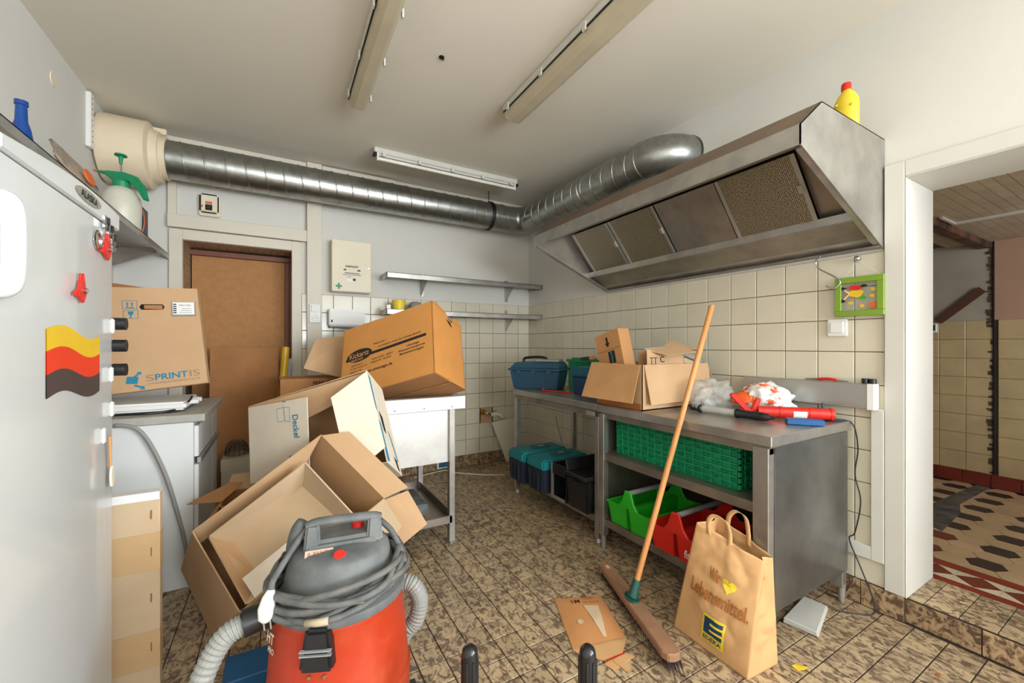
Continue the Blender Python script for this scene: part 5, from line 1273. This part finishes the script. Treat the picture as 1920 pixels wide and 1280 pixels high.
MB(Mg).hexa([(.0, -.012, -.01), (.05, -.012, -.02), (.05, .012, -.02), (.0, .012, -.01)], [(-.075, -.012, .075), (-.055, -.012, .088), (-.055, .012, .088), (-.075, .012, .075)]).build('grip', m_red, ga, bevel=.005)
MB(Mg).hexa([(.02, -.010, .0), (.05, -.010, .0), (.05, .010, .0), (.02, .010, .0)], [(.045, -.010, .068), (.065, -.010, .060), (.065, .010, .060), (.045, .010, .068)]).build('trigger', m_red, ga, bevel=.004)
ws = thing('work_lamp', 'hand work lamp with clear tube and black rubber ends on the worktable', 'lamp', (-.42, -2.5, ZA))
Mw = frame((-.432, -2.335, ZA + .021), (.06, -.998, 0), z=(0, 0, 1))
MB(Mw).lathe([(.010, -.005), (.016, .0), (.018, .045), (.024, .05), (.024, .062), (.018, .066)], (0, 0, 0), 20, 'x').build('end_cap', m_black, ws, smooth=True)
MB(Mw).lathe([(.0175, .06), (.0175, .25)], (0, 0, 0), 20, 'x').build('lens_tube', mat('clear_tube', (208, 208, 200), .12, alpha=.7), ws, smooth=True)
MB(Mw).box(.07, .24, -.010, .010, -.004, .0).build('led_strip', m_white, ws)
MB(Mw).lathe([(.023, .24), (.023, .252), (.0195, .258), (.0200, .36), (.017, .385), (.008, .395), (.006, .41)], (0, 0, 0), 20, 'x').build('handle', m_black, ws, smooth=True)
tag(MB(frame((-.335, -2.835, ZA + .012), (.60, -.80, 0), z=(0, 0, 1))).box(-.07, .07, -.022, .022, -.0115, .014).build('blue_block', m_blue, bevel=.003, loc=(-.335, -2.835, ZA)), 'small blue block with rubber band under the caulking gun end', 'block')
dk = thing('cable_spool', 'flat dark spool with lid beside the caulking gun at the table corner', 'spool', (-.10, -2.80, ZA))
MB().lathe([(.055, ZA), (.058, ZA + .006), (.058, ZA + .012), (.050, ZA + .014), (.050, ZA + .034), (.058, ZA + .036), (.056, ZA + .044), (.02, ZA + .048)], (-.095, -2.785, 0), 32).build('drum', mat('dark_blue_grey', (58, 70, 82), .5), dk, smooth=True)
MB().cyl((-.085, -2.80, ZA + .04), (-.085, -2.80, ZA + .075), .006, 10).build('peg', mat('dark_blue_grey2', (62, 76, 92), .5), dk)
MB().box(-.13, -.045, -2.880, -2.80, ZA, ZA + .003).build('base_plate', mat('dark_blue_grey3', (62, 76, 92), .5), dk, bevel=.002)
cbl = tag(MB().tube(bez([(-.06, -2.87, ZA + .004), (-.040, -2.905, ZA - .02), (-.022, -2.915, .72), (-.025, -2.905, .60), (-.022, -2.925, .48), (-.026, -2.905, .33), (-.03, -2.885, .29), (-.028, -2.93, .17), (-.03, -2.975, .05), (-.07, -2.985, .006), (-.13, -2.94, .005), (-.18, -2.89, .005)], 10), .0028, 7).build('black_cable', m_black, smooth='all', loc=(-.05, -2.9, 0)), 'thin black cable falling from the worktable corner to the floor', 'cable')
gcb = tag(MB().tube(bez([(-.012, -.52, .51), (-.03, -.56, .46), (-.03, -.62, .33), (-.035, -.66, .20)], 8), .004, 7).build('thin_cable', m_grey, smooth='all', loc=(-.02, -.6, .2)), 'thin grey cable curving down the tiles under the corner table', 'cable')

# ------------------------------------------------------------------ under the corner table
def teal_box(x0, y0, y1, label):
    t = thing('lidded_toolbox', label, 'toolbox', (x0 + .2, (y0 + y1) / 2, .165), group='teal lidded toolboxes under the corner table')
    M_ = frame((x0 + .215, (y0 + y1) / 2, .165), (1, 0, 0), z=(0, 0, 1)); w = y1 - y0
    taper(M_, .40, w - .03, .165, .010, .006).build('body', m_navy, t, bevel=.008, seg=2)
    for k in range(3): MB(M_).box(-.216, -.205, -.055 + .05 * k, -.045 + .05 * k, .02, .14).build('rib', m_navy, t)
    MB(M_).hexa([(-.215, -w / 2, .166), (.215, -w / 2, .166), (.215, w / 2, .166), (-.215, w / 2, .166)], [(-.205, -w / 2 + .012, .236), (.205, -w / 2 + .012, .236), (.205, w / 2 - .012, .236), (-.205, w / 2 - .012, .236)]).build('lid', m_teallid, t, bevel=.012, seg=2)
    MB(M_).box(-.06, .10, -.035, .035, .236, .244).build('grip_recess', mat('dark_teal', (14, 90, 98), .5), t, bevel=.003)
    MB(M_).box(-.0, .05, -.012, .012, .244, .248).build('badge', m_alu, t)
teal_box(-.80, -1.185, -.955, 'teal lidded navy toolbox nearest the back wall under the corner table')
teal_box(-.785, -1.425, -1.205, 'teal lidded navy toolbox next to the black frame under the corner table')
bf = thing('black_drawer_frame', 'open black case with metal edge between teal and black boxes', 'case', (-.55, -1.53, .165))
MB().box(-.735, -.725, -1.475, -1.455, .166, .40).build('metal_edge', m_alu, bf); MB().box(-.735, -.725, -1.60, -1.475, .166, .182).build('metal_edge', m_alu, bf)
MB().box(-.725, -.30, -1.465, -1.455, .166, .40).build('side', m_black, bf); MB().box(-.725, -.30, -1.62, -1.61, .166, .40).build('side', m_black, bf); MB().box(-.31, -.30, -1.61, -1.465, .166, .40).build('back', m_black, bf); MB().box(-.735, -.725, -1.62, -1.475, .33, .40).build('front_bar', m_black, bf); MB().box(-.725, -.31, -1.61, -1.465, .166, .172).build('base', m_black, bf)
bx2 = thing('black_bin', 'black plastic case with open lid and red handle under the table joint', 'case', (-.55, -1.74, .165))
M_ = frame((-.545, -1.735, .165), (1, 0, 0), z=(0, 0, 1))
taper(M_, .37, .185, .20, .012, .008).build('body', m_black, bx2, bevel=.008, seg=2)
MB(M_).box(-.205, .205, -.105, .105, .201, .230).build('rim', m_black, bx2, bevel=.006)
MB(M_).hexa([(-.20, .075, .23), (.20, .075, .23), (.20, .10, .23), (-.20, .10, .23)], [(-.20, .095, .30), (.20, .095, .30), (.20, .115, .30), (-.20, .115, .30)]).build('lid', m_black, bx2, bevel=.004)
MB(M_).tube(bez([(-.08, -.06, .232), (-.07, -.06, .25), (.05, -.06, .25), (.06, -.06, .232)], 5), .009, 8).build('red_handle', m_red, bx2, smooth='all')
MB(M_).box(-.213, -.20, -.02, .02, .17, .185).build('clasp', m_black, bx2, bevel=.003)

# ------------------------------------------------------------------ in the worktable
fcr = thing('folding_crate', 'green lattice folding crate on the middle shelf of the worktable', 'crate', (-.40, -2.38, .571))
cx0, cx1, cy0, cy1, cz0, cz1 = -.63, -.27, -2.72, -1.975, .572, .765
def lattice(nm, o, ux, L_, h):
    M_ = frame(o, ux, z=V(ux).cross(V((0, 0, 1)))); b = MB(M_)
    rows = 7; colw = .0465; nc = int(round(L_ / colw)); colw = L_ / nc
    for r in range(rows + 1): b.box(0, L_, max(0, h * r / rows - .003), min(h, h * r / rows + .003), -.010, .0)
    for c in range(nc + 1): b.box(max(0, c * colw - .0025), min(L_, c * colw + .0025), 0, h, -.008, -.001)
    b.box(0, L_, 0, h, -.016, -.013)
    for c in range(nc):
        for r in range(rows):
            if (c + r) % 2 == 0:
                y0_, y1_ = h * r / rows + .003, h * (r + 1) / rows - .003; x0_, x1_ = c * colw + .003, (c + 1) * colw - .003
                b.prism([(x0_, y0_, -.008), (x0_ + .003, y0_, -.008), (x1_, y1_, -.008), (x1_ - .003, y1_, -.008)], (0, 0, .005))
                b.prism([(x1_ - .003, y0_, -.0078), (x1_, y0_, -.0078), (x0_ + .003, y1_, -.0078), (x0_, y1_, -.0078)], (0, 0, .005))
    o_ = b.build(nm, m_green, fcr); o_['kind'] = 'stuff'
lattice('lattice_front', (cx0, cy1, cz0), (0, -1, 0), cy1 - cy0, cz1 - cz0)
lattice('lattice_end', (cx0, cy0, cz0), (1, 0, 0), cx1 - cx0, cz1 - cz0)
lattice('lattice_back', (cx1, cy0, cz0), (0, 1, 0), cy1 - cy0, cz1 - cz0)
lattice('lattice_end', (cx1, cy1, cz0), (-1, 0, 0), cx1 - cx0, cz1 - cz0)
MB().box(cx0 + .016, cx1 - .016, cy0 + .016, cy1 - .016, cz0, cz0 + .006).build('base', m_green, fcr)
def tote(label, m, xc, yc, rz):
    t = thing('tool_tote', label, 'tote', (xc, yc, .187), group='plastic totes on the bottom shelf')
    M_ = Matrix.Translation((xc, yc, .187)) @ Matrix.Rotation(rz, 4, 'Z')
    # two troughs side by side, gable ends, round handle
    for s_ in (-1, 1):
        a, b2 = (.012, .135)
        for nm, lo_, hi_ in (('trough_side', [(-.19, s_ * b2, 0), (.19, s_ * b2, 0), (.19, s_ * (b2 - .005), 0), (-.19, s_ * (b2 - .005), 0)], [(-.205, s_ * (b2 + .022), .12), (.205, s_ * (b2 + .022), .12), (.205, s_ * (b2 + .017), .12), (-.205, s_ * (b2 + .017), .12)]),
                             ('trough_side', [(-.19, s_ * a, 0), (.19, s_ * a, 0), (.19, s_ * (a + .005), 0), (-.19, s_ * (a + .005), 0)], [(-.205, s_ * (a - .006), .12), (.205, s_ * (a - .006), .12), (.205, s_ * (a - .001), .12), (-.205, s_ * (a - .001), .12)]),
                             ('trough_end', [(-.19, s_ * a, 0), (-.19, s_ * b2, 0), (-.185, s_ * b2, 0), (-.185, s_ * a, 0)], [(-.205, s_ * (a - .006), .12), (-.205, s_ * (b2 + .022), .12), (-.20, s_ * (b2 + .022), .12), (-.20, s_ * (a - .006), .12)]),
                             ('trough_end', [(.19, s_ * a, 0), (.19, s_ * b2, 0), (.185, s_ * b2, 0), (.185, s_ * a, 0)], [(.205, s_ * (a - .006), .12), (.205, s_ * (b2 + .022), .12), (.20, s_ * (b2 + .022), .12), (.20, s_ * (a - .006), .12)])):
            MB(M_).hexa(lo_, hi_).build(nm, m, t)
        MB(M_).box(-.19, .19, min(s_ * a, s_ * b2), max(s_ * a, s_ * b2), 0, .005).build('trough_floor', m, t)
        MB(M_).box(-.215, .215, s_ * .152 - .006, s_ * .152 + .006, .116, .124).build('lip', m, t, bevel=.002)
    for e in (-1, 1):
        MB(M_).prism([(e * .205, -.075, .115), (e * .205, .075, .115), (e * .205, .045, .15), (e * .205, .022, .215), (e * .205, -.022, .215), (e * .205, -.045, .15)], (-e * .014, 0, 0)).build('gable', m, t, bevel=.004)
    MB(M_).cyl((-.20, 0, .202), (.20, 0, .202), .013, 14).build('handle_bar', m_grey, t, smooth=True)
    return t, M_
tote('bright green twin tote tray on the bottom shelf of the worktable', m_lime, -.50, -2.135, 0)
t_r, M_r = tote('red twin tote tray on the bottom shelf behind the paper bag', m_red, -.52, -2.46, 0)
text(t_r, 'fischer', frame(M_r @ V((-.199, -.055, .030)), (0, -1, 0), z=(-1, 0, .12)), -.0, 0, .09, .036, m_white, .008, lift=.012)
tag(MB(frame((-.61, -2.53, .206), (.6, .7, .2), z=(0, 0, 1))).box(-.022, .022, -.009, .009, -.009, .010).build('small_fitting', m_chrome, bevel=.002, loc=(-.61, -2.53, .195)), 'small shiny metal fitting lying in the red tote', 'fitting')
tag(MB().box(-.40, -.15, -2.84, -2.66, .186, .36).build('brown_carton', m_kraft_d, bevel=.003, loc=(-.28, -2.75, .186)), 'plain brown carton deep on the bottom shelf behind the paper bag', 'box')

# ------------------------------------------------------------------ on the floor
br = thing('broom', 'wooden broom leaning against the worktable with its head on the floor', 'broom', (-1.0, -2.45, 0))
Mbr = frame((-.998, -2.455, 0), (-.338, -.941, 0), z=(0, 0, 1))
prb = [(-.318, -.018), (-.300, -.032), (.300, -.036), (.325, -.024), (.330, .0), (.325, .024), (.300, .036), (-.300, .032), (-.318, .018)]
MB(Mbr).prism([(x, y, .042) for x, y in prb], (0, 0, .032)).build('head', m_oldwood, br, bevel=.005)
bb_ = MB(Mbr); rr = random.Random(5)
for i in range(60):
    for j in range(7):
        x = -.30 + .62 * i / 59; y = -.026 + .052 * j / 6
        dx = rr.uniform(-.008, .008) + (.045 * max(0, (i - 50) / 9)); dy = rr.uniform(-.01, .01)
        bb_.add([(x - .003, y, .044), (x + .003, y, .044), (x, y + .004, .044), (x + dx, y + dy, .001)], [(0, 1, 3), (1, 2, 3), (2, 0, 3), (0, 2, 1)])
o = bb_.build('bristles', m_bristle, br); o['kind'] = 'stuff'
MB(Mbr).prism([(p[0], p[1], .074) for p in ell(-.01, 0, .045, .030, 20)], (0, 0, .006)).build('socket_plate', mat('dark_green_plastic', (34, 84, 72), .45), br, bevel=.002)
hA, hB = V((-.993, -2.447, .078)), V((-.566, -2.544, 1.392))
hd = (hB - hA).normalized()
hA2 = hA + hd * .005
MB().tube([hA2, hA2 + hd * .03, hA2 + hd * .075], [.024, .020, .0165], 16).build('socket', mat('dark_green_plastic2', (34, 84, 72), .45), br, smooth=True)
MB().tube([hA2 + hd * .03, hA2 + hd * .7, hB, hB + hd * .006], [.0128, .0128, .0128, .009], 16).build('handle', m_wood, br, smooth=True)
MB(Mbr).box(-.285, -.255, -.012, .006, .0745, .0755).build('paper_scrap', m_dust, br)

# paper bag
pb_ = thing('paper_bag', 'brown paper shopping bag with yellow heart and blue logo beside the broom', 'bag', (-.80, -2.78, 0))
b0 = [V((-.900, -2.590, .001)), V((-.905, -2.913, .001)), V((-.730, -2.925, .001)), V((-.730, -2.61, .001))]
t0 = [V((-.868, -2.680, .474)), V((-.800, -2.910, .402)), V((-.726, -2.905, .392)), V((-.745, -2.690, .480))]
def bagp(side, u, v, off=0):
    i, j = side, (side + 1) % 4
    p = b0[i].lerp(b0[j], u).lerp(t0[i].lerp(t0[j], u), v)
    n = (b0[j] - b0[i]).cross(V((0, 0, 1))).normalized()
    c = V(((b0[0].x + b0[2].x) / 2, (b0[0].y + b0[2].y) / 2, 0))
    if n.dot((b0[i] + b0[j]) / 2 - c) < 0: n = -n
    edge = math.sin(PI * u) ** .5 if 0 < u < 1 else 0
    low = min(1, v * 5)
    if side in (1, 3): p = p - n * .022 * math.sin(PI * u) * v          # gusset
    else: p = p + n * .016 * math.sin(PI * u) * math.sin(PI * v)
    f_ = noise.noise(p * 9) * .013 + abs(noise.noise(p * 14 + V((3, 1, 2)))) * .015 - abs(noise.noise(p * 26)) * .004
    return p + n * (f_ * edge * low + off)
def bag_mesh():
    b = MB(); NU, NV = 40, 52
    for s_ in range(4):
        vs = [bagp(s_, u / NU, v / NV) for v in range(NV + 1) for u in range(NU + 1)]
        b.add(vs, [(v * (NU + 1) + u, v * (NU + 1) + u + 1, (v + 1) * (NU + 1) + u + 1, (v + 1) * (NU + 1) + u) for v in range(NV) for u in range(NU)])
    b.add(b0, [(0, 1, 2, 3)])
    return b
o = bag_mesh().build('bag_body', m_paper, pb_, smooth='all', weld=True)
sm = o.modifiers.new('thickness', 'SOLIDIFY'); sm.thickness = .0012
def strap(name, p):
    pts = bez(p, 8); b = MB()
    w = V((-.10, .20, .05)).normalized() * .009
    wv = (pts[-1] - pts[0]).normalized() * .0095
    vs = []
    for q_ in pts: vs += [q_ - wv, q_ + wv]
    n = len(pts)
    b.add(vs, [(2 * i, 2 * i + 1, 2 * i + 3, 2 * i + 2) for i in range(n - 1)])
    o = b.build(name, m_paper, pb_, smooth='all'); m_ = o.modifiers.new('thickness', 'SOLIDIFY'); m_.thickness = .0016
strap('handle', [(-.858, -2.73, .44), (-.855, -2.725, .49), (-.846, -2.745, .520), (-.838, -2.785, .512), (-.832, -2.80, .46), (-.838, -2.80, .405)])
strap('handle', [(-.742, -2.735, .43), (-.738, -2.738, .49), (-.732, -2.765, .522), (-.728, -2.80, .508), (-.728, -2.812, .45), (-.732, -2.815, .40)])
LF = lambda u, v: bagp(0, u, v, .005)
text(pb_, 'Wir', None, .36, .62, .17, .115, m_brownink, .02, surf=LF)
text(pb_, 'Lebensmittel.', None, .14, .44, .80, .125, m_brownink, .02, surf=LF)
def bagshape(pts, m, nm, off=.005):
    b = MB(); n = len(pts); K = 6
    c = (sum(p[0] for p in pts) / n, sum(p[1] for p in pts) / n)
    vs = [bagp(0, c[0], c[1], off)]
    for k in range(1, K + 1):
        vs += [bagp(0, c[0] + (p[0] - c[0]) * k / K, c[1] + (p[1] - c[1]) * k / K, off) for p in pts]
    fs = [(0, i + 1, (i + 1) % n + 1) for i in range(n)]
    for k in range(K - 1):
        fs += [(1 + k * n + i, 1 + (k + 1) * n + i, 1 + (k + 1) * n + (i + 1) % n, 1 + k * n + (i + 1) % n) for i in range(n)]
    b.add(vs, fs); b.build(nm, m, pb_)
heart = []
for k in range(28):
    a = 2 * PI * k / 28
    heart.append((.655 + .0062 * 16 * math.sin(a) ** 3, .655 + .0042 * (13 * math.cos(a) - 5 * math.cos(2 * a) - 2 * math.cos(3 * a) - math.cos(4 * a))))
bagshape(heart, m_yellow, 'heart_print')
def dense(x0, y0, x1, y1, k=5):
    return [(x0 + (x1 - x0) * i / k, y0) for i in range(k)] + [(x1, y0 + (y1 - y0) * i / k) for i in range(k)] + [(x1 - (x1 - x0) * i / k, y1) for i in range(k)] + [(x0, y1 - (y1 - y0) * i / k) for i in range(k)]
bagshape(dense(.40, .09, .70, .335), m_yellow, 'logo_field', .005)
m_edk = mat('petrol_print', (16, 62, 96), .7)
bagshape(dense(.425, .165, .675, .315), m_edk, 'logo_mark', .0068)
for y in (.262, .205): bagshape(dense(.515, y, .69, y + .020), m_yellow, 'logo_bar', .0085)
text(pb_, 'EDEKA', None, .43, .108, .245, .040, m_edk, .02, surf=lambda u, v: bagp(0, u, v, .0085))
RF = lambda u, v: bagp(1, u, v, .003)
text(pb_, 'FSC', None, .30, .80, .30, .035, m_brownink, surf=RF)
tag(MB().hexa([(-.70, -2.98, .001), (-.672, -2.99, .001), (-.675, -2.96, .001), (-.695, -2.955, .001)], [(-.70, -2.98, .003), (-.66, -3.0, .012), (-.675, -2.96, .003), (-.695, -2.955, .003)]).build('yellow_scrap', m_yellow, loc=(-.68, -2.97, 0)), 'tiny yellow scrap on the floor beside the paper bag', 'scrap')

# padded envelope
en = thing('padded_envelope', 'torn open brown padded envelope lying on the floor left of the broom', 'envelope', (-1.2, -2.4, 0))
E4 = [V((-1.229, -2.185, .008)), V((-1.358, -2.487, .008)), V((-1.129, -2.540, .008)), V((-1.027, -2.280, .008))]
b = MB(); NU = 10
def env(u, v):
    p = E4[0].lerp(E4[3], u).lerp(E4[1].lerp(E4[2], u), v)
    p.z = .004 + .014 * (math.sin(PI * u) ** .6 if 0 < u < 1 else 0) * (math.sin(PI * min(v, .98)) ** .4 if v > 0 else 0) + .002 * noise.noise(p * 20)
    return p
b.add([env(i / NU, j / NU) for j in range(NU + 1) for i in range(NU + 1)] + [V((q_.x, q_.y, .001)) for q_ in E4],
      [(j * (NU + 1) + i, j * (NU + 1) + i + 1, (j + 1) * (NU + 1) + i + 1, (j + 1) * (NU + 1) + i) for j in range(NU) for i in range(NU)])
b.build('front_sheet', mat('envelope_paper', (198, 138, 84), .85, var=.05), en, smooth='all')
MB().panel([(-1.231, -2.183, .003), (-1.36, -2.49, .003), (-1.127, -2.543, .003), (-1.025, -2.278, .003)], .002).build('back_sheet', m_paper, en)
MB().panel([(-1.358, -2.488, .004), (-1.345, -2.535, .004), (-1.29, -2.585, .004), (-1.20, -2.595, .004), (-1.13, -2.545, .004)], .002).build('flap', m_paper, en)
MB().panel([(-1.30, -2.60, .003), (-1.29, -2.64, .003), (-1.17, -2.63, .003), (-1.19, -2.595, .003)], .002).build('torn_strip', m_paper, en)
MB().panel([(-1.262, -2.605, .0045), (-1.255, -2.67, .0045), (-1.225, -2.665, .0045), (-1.225, -2.60, .0045)], .001).build('torn_strip', m_paper, en)
MB().panel([(-1.29, -2.592, .0055), (-1.29, -2.597, .0055), (-1.195, -2.603, .0055), (-1.195, -2.598, .0055)], .001).build('red_tear_line', m_red, en)
ES = lambda u, v: env(u, v) + V((0, 0, .0022))
text(en, 'M1', None, .47, .20, -.17, -.085, m_ink, .004, surf=ES)
text(en, 'RECYCLED PAPER', None, .86, .215, -.34, -.045, m_brownink, surf=ES)
for (u0, u1, v0, v1, m) in ((.52, .82, .04, .13, m_brownink),):
    for k in range(4): 
        b = MB(); vv = v0 + k * .022
        b.add([ES(u0 + .02 * k, vv), ES(u1 - .02 * k, vv), ES(u1 - .02 * k, vv + .006), ES(u0 + .02 * k, vv + .006)], [(0, 1, 2, 3)]); b.build('mark_print', m, en)
b = MB(); pts = [(.50, .27), (.80, .29), (.76, .55), (.66, .95), (.60, .93), (.56, .60)]
cx_ = (sum(p[0] for p in pts) / 6, sum(p[1] for p in pts) / 6)
b.add([ES(*cx_)] + [ES(*p) for p in pts], [(0, i + 1, (i + 1) % 6 + 1) for i in range(6)]); b.build('torn_patch', m_dust, en)
b = MB(); pts = ell(.30, .60, .06, .05, 9); b.add([ES(.30, .60)] + [ES(*p) for p in pts], [(0, i + 1, (i + 1) % 9 + 1) for i in range(9)]); b.build('torn_patch', m_dust, en)
tag(MB().hexa([(-.215, -2.777, .001), (-.195, -2.868, .001), (-.440, -2.935, .001), (-.468, -2.810, .001)], [(-.215, -2.777, .024), (-.200, -2.866, .020), (-.440, -2.930, .022), (-.466, -2.812, .026)]).build('white_pad', mat('pale_grey_foam', (190, 188, 180), .8, bump=.1), bevel=.004, loc=(-.33, -2.85, 0)), 'pale grey square pad on the floor by the worktable side', 'pad')
# black grips rising into the picture at the lower edge
ht = thing('hand_truck', 'black twin-grip trolley frame whose two rounded grips rise at the lower picture edge', 'hand truck', (-1.83, -2.9, 0))
m_grip = mat('glossy_black_grip', (30, 30, 32), .22, var=.1)
for x, y in ((-1.960, -2.842), (-1.709, -2.986)):
    g = MB().lathe([(.0195, .30), (.0205, .31), (.0205, .448), (.018, .460), (.010, .468), (.004, .469)], (x, y, 0), 24).build('grip', m_grip, ht, smooth=True)
    for k in range(8):
        a = 2 * PI * k / 8
        MB().box(x + .0205 * math.cos(a) - .002, x + .0205 * math.cos(a) + .002, y + .0205 * math.sin(a) - .002, y + .0205 * math.sin(a) + .002, .31, .44).build('grip_rib', m_grip, g)
    MB().cyl((x, y, .06), (x, y, .30), .014, 16).build('tube', m_black, ht, smooth=True)
MB().cyl((-1.96, -2.842, .20), (-1.709, -2.986, .20), .010, 12).build('crossbar', m_black, ht)
MB().cyl((-1.98, -2.83, .07), (-1.69, -2.997, .07), .010, 12).build('axle', m_black, ht)
for x, y in ((-1.985, -2.828), (-1.685, -3.0)):
    M_ = frame((x, y, .07), (.8673, -.4978, 0), z=(0, 0, 1)); MB(M_).lathe([(.03, -.018), (.07, -.014), (.07, .014), (.03, .018)], (0, 0, 0), 28, 'x').build('wheel', m_black, ht, smooth=True)
# crumbs
for i, (x, y) in enumerate(((-.28, -3.245), (-.20, -3.36))):
    tag(MB().hexa([(x - .012, y - .008, .001), (x + .012, y - .006, .001), (x + .010, y + .008, .001), (x - .010, y + .006, .001)], [(x - .010, y - .006, .004), (x + .010, y - .004, .006), (x + .008, y + .006, .004), (x - .008, y + .004, .003)]).build('leaf_scrap', m_brownink, loc=(x, y, 0)),
        ('darker brown leaf scrap on the floor before the step', 'lighter orange leaf scrap nearer the lower right corner')[i], 'scrap', 'leaf scraps on the floor')
